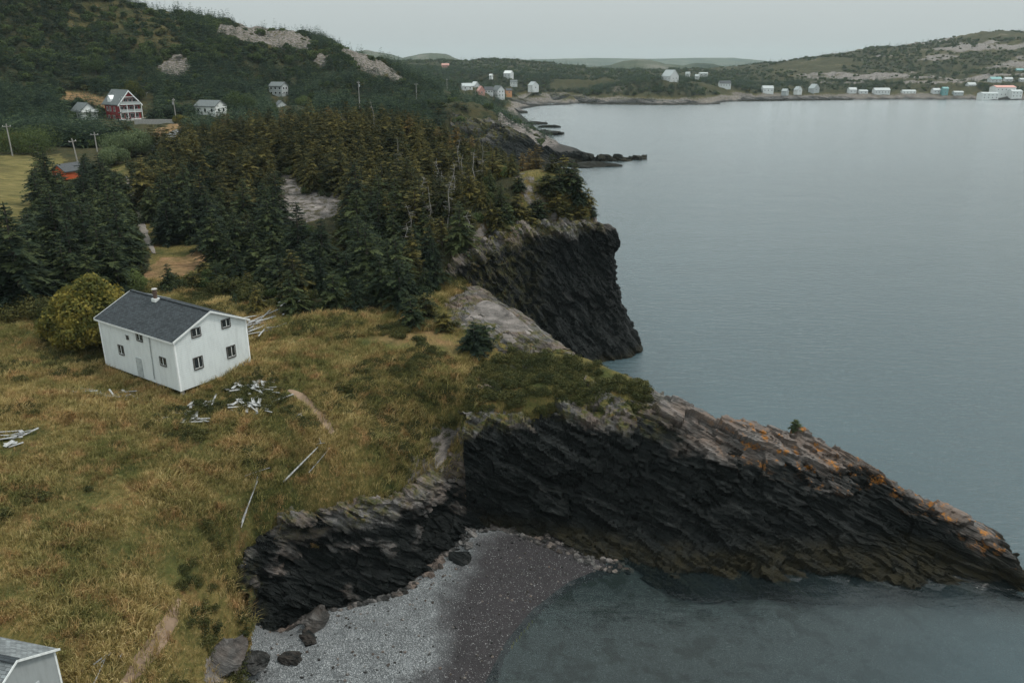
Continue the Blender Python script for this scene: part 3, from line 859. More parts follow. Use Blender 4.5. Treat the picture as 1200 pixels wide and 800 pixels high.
rock = rock * (1 - STRAW)
Z = Z + np.where((Rr > 300) & (Z > 4), rock * 3.2 * fb2(X, Y, 11, 4, 49, True), 0)

quad = np.arange(TA * TR).reshape(TA, TR)
F = np.stack([quad[:-1, :-1], quad[1:, :-1], quad[1:, 1:], quad[:-1, 1:]], -1).reshape(-1, 4)
fz = Z[F].mean(1); fr2 = Rr[F].mean(1)
fu, fv = U[F].mean(1), V[F].mean(1)
isbeach = inpoly(fu, fv, POLY_BEACH) & (fr2 < 80) & (fz < 3.2) & (fz > -0.15)
nearb = (fr2 < 80) & (fz < 2.2) & (fz > -.15) & (fv > 780)
isbeach |= nearb
issea = (~isbeach) & (fz < -0.15)


def submesh(name, sel, mat, attrs, label, cat):
    f = F[sel]
    used, inv = np.unique(f, return_inverse=True)
    P = np.stack([X, Y, Z], 1)[used]
    me = mesh_np(name, P, inv.reshape(-1, 4), mat, True, {k: a[used] for k, a in attrs.items()})
    return tag(link(bpy.data.objects.new(name, me)), label, cat, kind="structure")


wet = np.clip(sstep(1.25, 0.75, Z + 0.0 * X), 0, 1)
wet = np.clip(0.5 + (U - (480 + (800 - V) * 0.55)) / 130 + 0.45 * fb2(X, Y, 5, 4, 47), 0, 1)
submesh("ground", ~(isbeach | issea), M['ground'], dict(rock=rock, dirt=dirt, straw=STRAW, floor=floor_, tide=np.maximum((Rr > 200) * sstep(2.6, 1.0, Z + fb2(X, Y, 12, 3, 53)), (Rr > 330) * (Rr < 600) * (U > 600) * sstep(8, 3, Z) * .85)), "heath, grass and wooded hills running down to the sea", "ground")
submesh("beach", isbeach, M['beach'], dict(wet=wet), "grey shingle beach darkening to wet sand at the waterline", "beach")
submesh("seabed", issea, M['seabed'], dict(wet=wet), "stony sea floor seen through the shallow cove water", "seabed")

# ---- sea: one sheet to the horizon
wa = np.linspace(math.radians(-75), math.radians(75), 300)
wr = np.geomspace(12, 16000, 320)
WA, WR = np.meshgrid(wa, wr, indexing='ij')
WX, WY = (np.sin(WA) * WR).ravel(), (np.cos(WA) * WR).ravel()
WZ = np.zeros(WX.size)
bh = base_h(WX, np.maximum(WY, 1))
deep = 0.06 + 0.89 * sstep(1.6, 5.2, -bh)
deep = np.where(np.hypot(WX, WY) > 2400, 0.95, deep)
behind_spit = WY > np.interp(WX, [p[0] for p in SP_ridge[3:]], [p[1] for p in SP_ridge[3:]]) - 0.5
deep = np.where(behind_spit, np.maximum(deep, 0.85), deep)
wu, wv = proj(WX, WY, WZ)
calm = inpoly(wu, wv, [(560, 900), (590, 740), (700, 655), (1210, 690), (1400, 720), (1400, 900)]) * 1.0
cove = calm.copy()
calm = np.maximum(calm, sstep(0.05, 0.6, fb2(WX * 0.3, WY, 45, 4, 51)) * 0.3)
q = np.arange(300 * 320).reshape(300, 320)
WF = np.stack([q[:-1, :-1], q[1:, :-1], q[1:, 1:], q[:-1, 1:]], -1).reshape(-1, 4)
me = mesh_np("sea", np.stack([WX, WY, WZ], 1), WF, M['water'], True, dict(deep=deep, calm=calm, cove=cove))
tag(link(bpy.data.objects.new("sea", me)), "calm grey-blue sea filling the bay", "sea", kind="structure")


# ------------------------------------------------------------------ rock lofts
def catmull(P, n):
    """P: (k, ..., 3) resampled to n along axis 0"""
    k = P.shape[0]
    t = np.linspace(0, k - 1, n)
    i = np.clip(t.astype(int), 0, k - 2); f = (t - i).reshape(-1, *([1] * (P.ndim - 1)))
    p0, p1, p2, p3 = P[np.maximum(i - 1, 0)], P[i], P[i + 1], P[np.minimum(i + 2, k - 1)]
    c = 0.5 * (2 * p1 + (p2 - p0) * f + (2 * p0 - 5 * p1 + 4 * p2 - p3) * f * f + (-p0 + 3 * p1 - 3 * p2 + p3) * f ** 3)
    return 0.65 * c + 0.35 * (p1 + (p2 - p1) * f)


def arc_resample(P, n):
    L = np.concatenate([[0], np.cumsum(np.linalg.norm(np.diff(P, axis=0), axis=-1).reshape(len(P) - 1, -1).mean(1))])
    t = np.linspace(0, L[-1], n)
    i = np.clip(np.searchsorted(L, t, side='right') - 1, 0, len(P) - 2)
    f = ((t - L[i]) / (L[i + 1] - L[i])).reshape(-1, *([1] * (P.ndim - 1)))
    return P[i] + (P[i + 1] - P[i]) * f


def loft(name, lines, nu, nv, mat, bed, amp, scale, attr_fn, label, seed=0, cat="rock"):
    """lines: list over the profile of lists over the stations"""
    P = np.array([np.array(l) for l in lines])                  # profile, station, 3
    P = arc_resample(catmull(P, len(lines) * 8), nv)
    P = np.swapaxes(P, 0, 1)
    P = arc_resample(catmull(P, P.shape[0] * 10), nu)            # nu, nv, 3
    du, dv = np.gradient(P, axis=0), np.gradient(P, axis=1)
    nrm = np.cross(du, dv); nrm /= np.linalg.norm(nrm, axis=-1, keepdims=True) + 1e-9
    flat = P.reshape(-1, 3)
    b = np.array(bed, float); b /= np.linalg.norm(b)
    warp = fbm(flat / (5 * scale), 3, seed + 5)[:, None] * 0.5 * scale
    fl = flat + warp * b
    along = fl - (fl @ b)[:, None] * b
    bl = (fl @ b) / scale
    jit = fbm(flat / (0.8 * scale), 3, seed + 8)
    e1 = np.cross(b, [0.3, 0.5, -0.2]); e1 /= np.linalg.norm(e1); e2 = np.cross(b, e1)
    bedco = np.stack([bl + 0.05 * jit, (fl @ e1) / scale, (fl @ e2) / scale], 1)
    slab1 = cells(bedco / np.array([1.9, 5.5, 4.2]), seed + 1)
    slab2 = cells(bedco / np.array([0.75, 2.6, 2.0]), seed + 2)
    slab3 = cells(bedco / np.array([0.26, 1.5, 1.1]), seed + 6)
    blocks = fbm(flat / (3.2 * scale), 4, seed + 3, 0.55, True)
    cell = fbm(flat / (9 * scale), 3, seed + 4)
    disp = amp * (0.65 * cell + 0.14 * blocks + 0.60 * slab1 + 0.42 * slab2 + 0.17 * slab3 + 0.05 * jit)
    slabv = 0.5 * slab1 + 0.35 * slab2 + 0.3 * slab3
    # fade at the side ends so the face beds into the ground
    uu = np.linspace(0, 1, nu)[:, None] * np.ones((1, nv)); vv = np.linspace(0, 1, nv)[None] * np.ones((nu, 1))
    Q = flat + nrm.reshape(-1, 3) * disp[:, None]
    qd = np.arange(nu * nv).reshape(nu, nv)
    Fq = np.stack([qd[:-1, :-1], qd[1:, :-1], qd[1:, 1:], qd[:-1, 1:]], -1).reshape(-1, 4)
    at = attr_fn(Q, uu.ravel(), vv.ravel())
    at['tone'] = np.clip(at['tone'] + 0.26 * slabv, 0, 1)
    for k in ("tone", "lichen", "weed", "moss"): at.setdefault(k, np.zeros(len(Q)))
    me = mesh_np(name, Q, Fq, mat, False, at)
    return tag(link(bpy.data.objects.new(name, me)), label, cat, kind="structure")


def spit_attr(Q, uu, vv):
    z = Q[:, 2]; x = Q[:, 0]
    n = fbm(Q / np.array([7.0, 5, 2.2]), 5, 71) * 1.8
    top = np.interp(x, [-6, 5, 15, 25, 33, 40, 47], [10.2, 11.5, 10.2, 8.4, 6.4, 4.0, 2.2])
    return dict(tone=np.clip(0.42 + (z - top) * 0.30 + n * 0.42, 0, 1) * 0.9, lichen=sstep(18, 26, x) * sstep(-1.2, 0.4, z - top + n) * 1.0,
                weed=sstep(2.6, 0.6, z + n * 1.2), moss=sstep(18, 11, x) * sstep(-0.6, 0.6, z - top))


loft("rock_spit", [[p + np.array([0, -1.0, -1.6]) for p in SP_foot], SP_foot, SP_mid, SP_edge, SP_ridge, SP_back1, SP_back2], 460, 210, M['spit'], (0.48, 0.35, 0.80), 0.95, 1.0, spit_attr,
     "bedded slate spit running out into the water beyond the beach", 3)


def prof(foot, top, ts, outs, dirn):
    rows = []
    for t, o in zip(ts, outs):
        rows.append([f * (1 - t) + p * t + np.array(dv_) * o for f, p, dv_ in zip(foot, top, dirn)])
    return rows


cdir = [(0.6, -0.8, 0)] * 6 + [(0.85, -0.5, 0)] + [(1, -0.1, 0)] * 6
rows = prof([p + np.array(dv_) * 0.8 + np.array([0, 0, -1.6]) for p, dv_ in zip(CL_foot, cdir)], CL_top, [0, .12, .3, .5, .68, .84, .94, 1.0], [0, 0.1, -1.0, -1.6, -1.1, -.1, .5, .2], cdir)
rows += [[p + np.array([-dv_[0] * 1.2, -dv_[1] * 1.2, -0.1]) for p, dv_ in zip(CL_top, cdir)], [p + np.array([-dv_[0] * 5, -dv_[1] * 5, -1.5]) for p, dv_ in zip(CL_top, cdir)]]


def cliff_attr(Q, uu, vv):
    n = fbm(Q / 5.0, 4, 81)
    left = sstep(8, -3, Q[:, 0])
    return dict(tone=np.clip(sstep(18.0, 22.5, Q[:, 2] + n * 2) * 0.7 + 0.10 * n + left * 0.25 * sstep(8, 16, Q[:, 2]), 0, 1), weed=sstep(1.8, 0.5, Q[:, 2] + n), moss=sstep(19, 21.5, Q[:, 2] + n) * 0.8 + left * 0.5)


loft("cliff", rows, 430, 200, M['cliff'], (0.75, 0.25, 0.62), 0.95, 1.1, cliff_attr, "sheer dark slate cliff dropping into the sea below the spruce knoll", 13, "cliff")

hdir = [(0.3, -0.95, 0)] * 10
hrows = prof([p + np.array([0, -2, -1.5]) for p in HD_foot], HD_top, [0, .15, .4, .65, .85, 1.0], [0, .5, 0, -1, .5, 0], hdir)
hrows += [[p + np.array([1.5, 6, -.35 * p[2]]) for p in HD_top], [p + np.array([3, 14, -p[2] - 2.5]) for p in HD_top]]


def cape_attr(Q, uu, vv):
    n = fbm(Q / 14.0, 4, 91)
    return dict(tone=np.clip(sstep(7, 20, Q[:, 2] + n * 6) * 0.45 + n * 0.15, 0, 1), weed=sstep(5.5, 1.0, Q[:, 2] + n * 2), moss=sstep(10, 16, Q[:, 2] + n * 6) * .9)


loft("rock_cape", hrows, 260, 90, M['cape'], (0.5, 0.3, 0.8), 1.9, 2.6, cape_attr, "dark rocky cape tapering to a low black point in the bay", 23)



def shore_attr(Q, uu, vv):
    n = fbm(Q / 20.0, 4, 93)
    return dict(tone=np.clip(0.5 + n * 0.6, 0, 1) * sstep(1.2, 3.0, Q[:, 2] + n), weed=sstep(2.4, 1.0, Q[:, 2] + n), moss=sstep(4, 7, Q[:, 2] + n * 3) * .8)


def shore_rock(foot_px, hts, back, label, seed):
    ft = Zs([(u_, v_, -.6) for u_, v_ in foot_px])
    tp = [p + np.array([0, back * .45, h_ + .6]) for p, h_ in zip(ft, hts)]
    loft("rock_point", [[p + np.array([0, -3, -1.5]) for p in ft], ft, [f * .5 + t * .5 + np.array([0, -back * .1, 0]) for f, t in zip(ft, tp)], tp, [p + np.array([0, back * .3, -.5]) for p in tp], [p + np.array([0, back * .7, -p[2] - 2]) for p in tp]],
         220, 50, M['cape'], (0.4, 0.3, 0.85), 1.4, 3.0, shore_attr, label, seed)


shore_rock([(646, 119), (670, 121.5), (700, 123), (735, 123.6), (770, 124), (810, 123.8), (844, 123)], [7.5, 8, 6.5, 5.5, 4.5, 3.2, .6], 60, "long low rocky point with pale crest before the wooded peninsula", 51)
shore_rock([(566, 128), (590, 127.5), (606, 126.5), (620, 125.6), (635, 124.8)], [13, 10, 8, 5, .5], 50, "grey rock hump on the shore below the near village", 53)
shore_rock([(575, 137), (592, 135.5), (606, 134.3), (618, 133.4)], [10, 6, 3, .4], 26, "low dark rock ledge below the grey hump on the village shore", 55)
shore_rock([(848, 120), (900, 119.3), (950, 118.6), (1000, 118)], [2.5, 4, 4, 3], 30, "low rocky bank edging the far shore houses", 57)

OC_mid = [f * 0.45 + e * 0.55 + np.array([0, 0.9, 0]) for f, e in zip(OC_foot, OC_edge)]


def out_attr(Q, uu, vv):
    n = fbm(Q / np.array([3.5, 3, 1.6]), 5, 95) * 1.8
    return dict(tone=np.clip(sstep(2.6, 8.2, Q[:, 2] + n * 2.4) * 0.85 + n * .25, 0, 1), moss=np.clip(sstep(5.8, 8.4, Q[:, 2] + n * 1.5) * 0.9 + sstep(.14, 0, uu) * .8, 0, 1), lichen=np.zeros(len(Q)))


loft("rock_outcrop", [[p + np.array([.3, -.6, -1.2]) for p in OC_foot], OC_foot, OC_mid, OC_edge, OC_in, [p + np.array([-.3, 1.6, -1.0]) for p in OC_in]], 320, 130, M['spit'], (0.48, 0.35, 0.80), 0.8, 0.85, out_attr,
     "rough slate outcrop between the grass slope and the shingle beach", 33)


SB_e = Ys([(548, 337, 105), (575, 351, 101), (602, 369, 95.6), (632, 391, 89.2), (660, 411, 85)])
SB_s = [on_ground(u_, v_, 15) for u_, v_ in ((518, 360), (533, 378), (556, 394), (588, 408), (630, 420))]


def slab_attr(Q, uu, vv):
    n = fbm(Q / np.array([3.0, 3, 1.6]), 5, 97) * 1.8
    return dict(tone=np.clip(0.72 + n * .3, 0, 1), moss=np.clip(0.55 + n * 0.5 + sstep(.3, .05, vv) * .5, 0, 1), lichen=np.clip(n * .4, 0, 1))


loft("rock_slab", [[p + np.array([-.8, -.5, -.6]) for p in SB_s], [p + np.array([0, 0, .12]) for p in SB_s], [a * .5 + b * .5 + np.array([0, 0, .35]) for a, b in zip(SB_s, SB_e)], [p + np.array([0, 0, .15]) for p in SB_e],
                   [p + np.array([1.6, 1.2, -1.6]) for p in SB_e], [p + np.array([4, 3, -p[2]]) for p in SB_e]], 220, 120, M['cliff'], (0.55, 0.35, 0.75), 0.42, 0.8, slab_attr, "bare grey-pink rock slab sloping above the inlet before the cliff", 43)


# boulders and reef rocks
def boulder_mesh(name, seed, mat, flat=1.0):
    import bmesh
    bm = bmesh.new()
    bmesh.ops.create_icosphere(bm, subdivisions=4, radius=1.0)
    P = np.array([v.co[:] for v in bm.verts])
    nn = P / np.linalg.norm(P, axis=1, keepdims=True)
    dd = 0.45 * fbm(P * 1.3 + seed * 3.1, 4, seed) + 0.25 * cells(P * 1.7 + seed, seed + 4) + 0.18 * fbm(P * 3.0 + seed, 3, seed + 1, 0.5, True)
    # plane-cut facets
    rr = np.random.default_rng(seed)
    Q = nn * (1 + dd)[:, None]
    for _ in range(7):
        pn = rr.normal(size=3); pn /= np.linalg.norm(pn)
        o = Q @ pn; lim = rr.uniform(0.62, 0.85)
        Q = Q - np.outer(np.maximum(o - lim, 0) * 0.85, pn)
    Q[:, 2] *= flat
    for v, c in zip(bm.verts, Q): v.co = c
    me = bpy.data.meshes.new(name); bm.to_mesh(me); bm.free()
    n = len(me.vertices)
    for an, val in (("tone", 0.55), ("lichen", 0), ("weed", 0), ("moss", 0)):
        a = me.attributes.new(an, 'FLOAT', 'POINT'); a.data.foreach_set("value", np.full(n, val, np.float32))
    me.materials.append(mat)
    return me


def set_attr(me, an, val):
    me.attributes[an].data.foreach_set("value", np.full(len(me.vertices), val, np.float32))


BL = [(555, 627, 0.42, 0.9, "pale grey boulder lying at the head of the beach"), (549, 640, 0.55, 0.75, "low mottled boulder beside the pale one on the beach"),
      (729, 642, 1.6, 0.5, "broad grey slab of rock at the foot of the spit by the dark sand"), (577, 606, 0.8, 0.45, "dark angular boulder where the outcrop meets the spit"), (541, 655, 1.0, 0.2, "black wet boulder against the outcrop above the beach"),
      (340, 772, 0.75, 0.35, "dark flat rock half buried in the pale shingle"), (372, 728, 1.3, 0.45, "ledge of layered rock sticking out of the shingle below the outcrop"), (292, 778, 1.3, 0.4, "grey boulder at the edge of the grass bank on the shingle"),
      (258, 775, 1.7, 0.65, "grass-topped boulder on the bank above the shingle"), (362, 750, .7, .3, "small dark rock on the shingle beneath the layered ledge")]
for i, (u, v, r, tone, lab) in enumerate(BL):
    p = on_ground(u, v, 1.5 if u > 300 else 4)
    me = boulder_mesh("boulder", 40 + i, M['spit'], 0.6)
    set_attr(me, "tone", tone)
    o = put("boulder", me, None, (p[0], p[1], p[2] + r * 0.1), (0.1, 0.2, i * 1.3), (r * 1.25, r * 0.9, r * 0.9))
    tag(o, lab, "boulder", "boulders along the beach")
RL = [(688, 192.8, 3.2, "low black reef rock awash beside the cape"), (697, 195, 5.0, "long black reef rock nearest the cape's tip"), (683, 196.6, 2.0, "smallest black reef rock beside the cape"),
      (647, 149.5, 4.0, "small dark skerry off the wooded shore"), (636, 158, 6.0, "dark rounded skerry joined to the shore beyond the cape"), (622, 146, 5.0, "dark ledge at the foot of the wooded shore")]
for i, (u, v, r, lab) in enumerate(RL):
    p = Pz(u, v, 0)
    me = boulder_mesh("sea_rock", 60 + i, M['cape'], 0.4)
    set_attr(me, "tone", 0.1); set_attr(me, "weed", .6)
    tag(put("sea_rock", me, None, (p[0], p[1], 0.0), (0, 0, 0.1), (r * 2.3, r * 0.9, r * 1.1)), lab, "rock", "rocks in the bay")

# ------------------------------------------------------------------ haze (sea air): one closed box round everything
HZX, HZY0, HZY1, HZT = 6200, -200, 7900, 175
mb = MB().box((0, (HZY0 + HZY1) / 2, (HZT - 14) / 2), (HZX * 2, HZY1 - HZY0, HZT + 14))
hm, hn, hlk = newmat("sea_haze")
h_out = hn.new("ShaderNodeOutputMaterial"); h_vol = hn.new("ShaderNodeVolumePrincipled")
h_vol.inputs['Color'].default_value = (0.80, 0.96, 0.99, 1)
h_vol.inputs['Density'].default_value = 0.000055
h_vol.inputs['Anisotropy'].default_value = 0.0
hlk.new(h_vol.outputs[0], h_out.inputs['Volume'])
tag(mb.build("haze", hm), "thin grey-blue sea haze over the bay and hills", "haze", kind="stuff")

# far ranges beyond the bay
g = N("far_hill_cover")
nn_ = g.noise(0.006, 6, 0.65)
M['farhill'] = g.done(g.principled(g.ramp(nn_, [(0.35, (0.022, 0.035, 0.025)), (0.55, (0.05, 0.06, 0.035)), (0.7, (0.13, 0.12, 0.10))]), 0.95, None, 0.1))


def far_range(name, ridge, y, depth, label, amp=10):
    us = np.linspace(ridge[0][0], ridge[-1][0], 220)
    vs_ = np.interp(us, [r[0] for r in ridge], [r[1] for r in ridge])
    k = np.array([-1.0, -.75, -.5, -.3, -.15, -.05, 0, .15, .5, 1.0]); hh = np.array([0, .22, .5, .74, .9, .985, 1, .93, .6, .1])
    P = np.array([Py(u, v, y) for u, v in zip(us, vs_)])
    rows_ = []
    for kk, h_ in zip(k, hh):
        q_ = P.copy(); sc_ = 1 + kk * depth / y
        q_[:, :2] *= sc_; q_[:, 2] = -3 + (P[:, 2] + 3) * h_
        q_[:, 2] += amp * h_ * (fb2(q_[:, 0], q_[:, 1], depth * 0.35, 4, 61) + .4 * fb2(q_[:, 0], q_[:, 1], depth * 0.07, 3, 62)) * (0.5 if abs(kk) < 0.1 else 1)
        rows_.append(q_)
    G = np.array(rows_); nv_, nu_ = G.shape[:2]
    qd = np.arange(nu_ * nv_).reshape(nv_, nu_)
    Fq = np.stack([qd[:-1, :-1], qd[:-1, 1:], qd[1:, 1:], qd[1:, :-1]], -1).reshape(-1, 4)
    tag(link(bpy.data.objects.new(name, mesh_np(name, G.reshape(-1, 3), Fq, M['farhill'], True))), label, "hills", kind="structure")


far_range("hills", [(380, 66), (430, 58), (455, 63), (472, 68), (490, 64), (505, 62), (522, 63.5), (535, 69), (548, 73), (560, 71), (572, 75), (600, 79)], 3300, 500, "blue-grey hill range behind the wooded shore", 14)
far_range("hills", [(560, 74), (620, 70), (690, 68), (760, 69), (800, 68.5), (860, 68), (900, 72), (960, 77)], 6500, 1200, "palest far ridge on the horizon of the bay", 10)
far_range("hills", [(690, 80), (715, 77), (730, 72), (745, 70), (762, 71), (780, 75), (800, 77), (815, 74), (835, 75), (860, 80), (900, 84)], 2500, 350, "low grey rocky hill at the head of the bay", 10)

# ------------------------------------------------------------------ buildings
PXBOX = []           # picture boxes with depth that tall plants must not stand in front of


def keep_clear(u0, u1, v0, v1, y): PXBOX.append((u0, u1, v0, v1, y))


def window(parent, c, w, h, axis, frame_mat, pane_mat, t=0.06, mull=True):
    """axis: outward direction in the local frame, one of +x -x +y -y"""
    ax = {'+x': (1, 0), '-x': (-1, 0), '+y': (0, 1), '-y': (0, -1)}[axis]
    tx, ty = -ax[1], ax[0]
    f = MB(); fw = 0.09 * min(1, w)

    def bar(a, z, la, lz, th=t):
        f.box((c[0] + tx * a + ax[0] * th / 2, c[1] + ty * a + ax[1] * th / 2, c[2] + z), ((la if tx else th), (la if ty else th), lz))
    bar(-w / 2, 0, fw, h + fw); bar(w / 2, 0, fw, h + fw)
    bar(0, h / 2, w - fw, fw); bar(0, -h / 2, w - fw, fw * 1.4, t * 1.5)
    if mull: bar(0, 0, fw * 0.6, h - fw, t * 0.8)
    wo = f.build("window", frame_mat, parent)
    if frame_mat is M['trim_dark']:
        q = f; f = MB(); bar(0, -h * .42, w * .92, .05, t * .7); bar(-w * .46, 0, .05, h * .9, t * .7); bar(w * .46, 0, .05, h * .9, t * .7); bar(w * .04, 0, .06, h * .86, t * .95)
        f.build('sash', M['offwhite'], wo)
    g_ = MB().box((c[0] + ax[0] * 0.012, c[1] + ax[1] * 0.012, c[2]), (w if tx else 0.02, w if ty else 0.02, h))
    g_.build("pane", pane_mat, wo)
    return wo


def gable_walls(L, W, h, rise, z0=0.0):
    m = MB()
    m.prism([(-W / 2, z0), (W / 2, z0), (W / 2, h), (0, h + rise), (-W / 2, h)], L, Matrix.Translation((-L / 2, 0, 0)))
    return m


def gable_roof(parent, L, W, h, rise, oh, mat, th=0.14, name="roof"):
    m = MB()
    sl = rise / (W / 2)
    e = W / 2 + oh
    for s in (-1, 1):
        z0, z1 = h - sl * oh + 0.02, h + rise + 0.02
        pr = [(0, z1), (s * e, z0), (s * e, z0 + th), (0, z1 + th)]
        if s < 0: pr = pr[::-1]
        m.prism(pr, L + 2 * oh, Matrix.Translation((-L / 2 - oh, 0, 0)))
    return m.build(name, mat, parent)


def rake_trim(parent, L, W, h, rise, oh, mat, wd=0.18):
    sl = rise / (W / 2); e = W / 2 + oh
    for s in (-1, 1):
        x = s * (L / 2 + oh + 0.02)
        m = MB()
        for t in (-1, 1):
            m.prism([(0, h + rise + 0.17 - wd), (t * e, h - sl * oh + 0.17 - wd), (t * e, h - sl * oh + 0.175), (0, h + rise + 0.175)][::t], 0.04, Matrix.Translation((x - 0.02, 0, 0)))
        m.build("rake_board", mat, parent)


# --- the white house on the slope (local frame: x along the ridge, +x gable towards the spit, -y eaves wall towards the shed)
hc = ho - hex_ * HL / 2 + hey_ * HW / 2
house = empty("white_house", hc, HA)
tag(house, "white two-storey clapboard house with dark shingle roof on the grass slope", "house")
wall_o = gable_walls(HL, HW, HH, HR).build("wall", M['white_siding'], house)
roof_o = gable_roof(house, HL, HW, HH, HR, 0.28, M['roof'], 0.12)
MB().box((0, 0, HH + HR + 0.16), (HL + 0.56, 0.34, 0.05)).build("ridge_cap", M['roof'], roof_o)
rake_trim(house, HL, HW, HH, HR, 0.28, M['offwhite'], 0.2)
for s in (-1, 1):
    MB().box((0, s * (HW / 2 + 0.30), HH - 0.10), (HL + 0.5, 0.03, 0.16)).build("fascia_board", M['offwhite'], house)
for sx in (-1, 1):
    for sy in (-1, 1):
        MB().box((sx * (HL / 2 + 0.012), sy * (HW / 2 - 0.06), HH / 2), (0.03, 0.16, HH - 0.02)).box((sx * (HL / 2 - 0.075), sy * (HW / 2 + 0.012), HH / 2), (0.20, 0.03, HH - 0.02)).build("corner_board", M['white'], house)


def fx(b): return b - HW / 2             # distance along the gable wall from the near corner -> local y
def sx_(a): return HL / 2 - a            # distance along the eaves wall from the near corner -> local x


X1, Y0 = HL / 2, -HW / 2
for b, z in ((2.50, 5.47), (5.98, 5.48)):
    window(house, (X1, fx(b), z - .05), 1.0, 0.85, '+x', M['trim_dark'], M['glass'])
for b, z, w, h in ((2.3, 2.3, 1.0, 1.2), (6.2, 2.3, 1.0, 1.2)):
    window(house, (X1, fx(b), z), w, h, '+x', M['trim_dark'], M['glass'])
window(house, (sx_(5.8), Y0, 4.52), 1.0, 0.75, '-y', M['trim_dark'], M['glass'])
window(house, (sx_(2.26), Y0, 2.68), 1.0, 0.85, '-y', M['trim_dark'], M['glass'])
window(house, (sx_(9.6), Y0, 2.4), 0.9, 1.0, '-y', M['trim_dark'], M['glass'])
dr = MB().box((sx_(6.6), Y0 - 0.03, 1.12), (0.95, 0.06, 2.05)).build("door", M['greyw'], house)
MB().tube((sx_(6.25), Y0 - 0.06, 1.05), (sx_(6.25), Y0 - 0.13, 1.05), 0.03, 0.03).build("handle", M['metal'], dr)
MB().tube((sx_(4.0), Y0 - 0.07, 4.95), (sx_(4.2), Y0 - 0.07, 0.4), 0.05, 0.05).build("downpipe", M['greyw'], house)
MB().box((sx_(7.9), Y0 - 0.09, 4.1), (0.22, 0.16, 0.42)).tube((sx_(7.9), Y0 - 0.06, 4.3), (sx_(7.9), Y0 - 0.3, 4.42), .03, .03).build("lamp_bracket", M['trim_dark'], house)  # lamp bracket with a short arm, gives no light
ch = MB().box((sx_(8.2), -0.45, HH + HR + 0.02), (0.62, 0.62, 0.34)).build("chimney_flashing", M['offwhite'], house)
MB().tube((sx_(8.2), -0.45, HH + HR + 0.15), (sx_(8.2), -0.45, HH + HR + 1.15), 0.21, 0.20, 12).tube((sx_(8.2), -0.45, HH + HR + 0.80), (sx_(8.2), -0.45, HH + HR + 0.90), 0.28, 0.28, 12).build("flue_pipe", M['rustmetal'], ch)
MB().tube((sx_(8.2), -0.45, HH + HR + 1.17), (sx_(8.2), -0.45, HH + HR + 1.25), 0.31, 0.22, 12).build("flue_cap", M['concrete'], ch)
for a in (0.3, 4.2, 8.4, 12.6):
    for b in (0.35, HW / 2, HW - 0.35):
        MB().box((sx_(a), fx(b), -0.55), (0.28, 0.28, 1.12)).build("foundation_post", M['polewood'], house)
keep_clear(100, 300, 335, 465, 78)

# --- grey shed at the lower edge of the slope
sh_p = Pz(20, 822, 11.6)
shed = empty("shed", (-29.4, 34.55, 11.0), math.radians(-14))
tag(shed, "grey board shed with shingle roof below the grass slope", "shed")
SL_, SW_, SH_, SR_ = 6.2, 4.9, 2.8, 1.3
gable_walls(SL_, SW_, SH_, SR_, -0.4).build("wall", M['grey_siding'], shed)
sro = gable_roof(shed, SL_, SW_, SH_, SR_, 0.18, M['roof_grey'], 0.1)
MB().box((0, 0, SH_ + SR_ + 0.13), (SL_ + 0.36, 0.4, 0.04)).build("ridge_cap", M['roof'], sro)
rake_trim(shed, SL_, SW_, SH_, SR_, 0.18, M['offwhite'], 0.13)
for sy in (-1, 1):
    MB().box((SL_ / 2 + 0.015, sy * (SW_ / 2 - 0.05), SH_ / 2 - .2), (0.03, 0.12, SH_ + .3)).build("corner_board", M['offwhite'], shed)
dr = MB().box((SL_ / 2 + 0.02, 0.6, 0.95), (0.05, 0.95, 2.0)).build("door", M['greyw'], shed)
MB().box((SL_ / 2 + 0.06, 0.25, 0.95), (0.05, 0.04, 0.16)).build("handle", M['metal'], dr)

# --- village and hillside houses
VG = "houses of the village round the bay"


def village_house(name, label, u, v, y, L, W, h, rise, rot, wall, roof, wins=2, chimney=False, group=VG, cat="house", clear=True, storeys=1):
    p = Py(u, v, y)
    z = th(p[0], p[1])
    z = min(max(z, p[2] - 2.0), p[2] + 1.0)
    e = empty(name, (p[0], p[1], z - 0.2), math.radians(rot))
    tag(e, label, cat, group)
    gable_walls(L, W, h, rise, -2.5).build("wall", wall, e)
    ro = gable_roof(e, L, W, h, rise, 0.35, roof, 0.25)
    if chimney:
        MB().box((L * 0.2, 0.3, h + rise + 0.5), (0.8, 0.8, 1.6)).build("chimney", M['trim_dark'], ro)
    for st in range(storeys):
        zc = (st + 0.55) * h / storeys
        wh = min(1.4, h / storeys * 0.5)
        for k in range(wins):
            a = (k + 0.5) / wins - 0.5
            window(e, (a * L, -W / 2, zc), 1.2, wh, '-y', M['white'], M['glass'], mull=False)
        for k in range(max(1, wins - 1)):
            a = (k + 0.5) / max(1, wins - 1) - 0.5
            window(e, (L / 2, a * W * 0.8, zc), 1.2, wh, '+x', M['white'], M['glass'], mull=False)
    if clear:
        s = FPX / (y / cP)
        keep_clear(u - 0.5 * L * s, u + 0.5 * L * s, v - (h + rise) * s, v - 0.1 * h * s, y - 2)
    return e


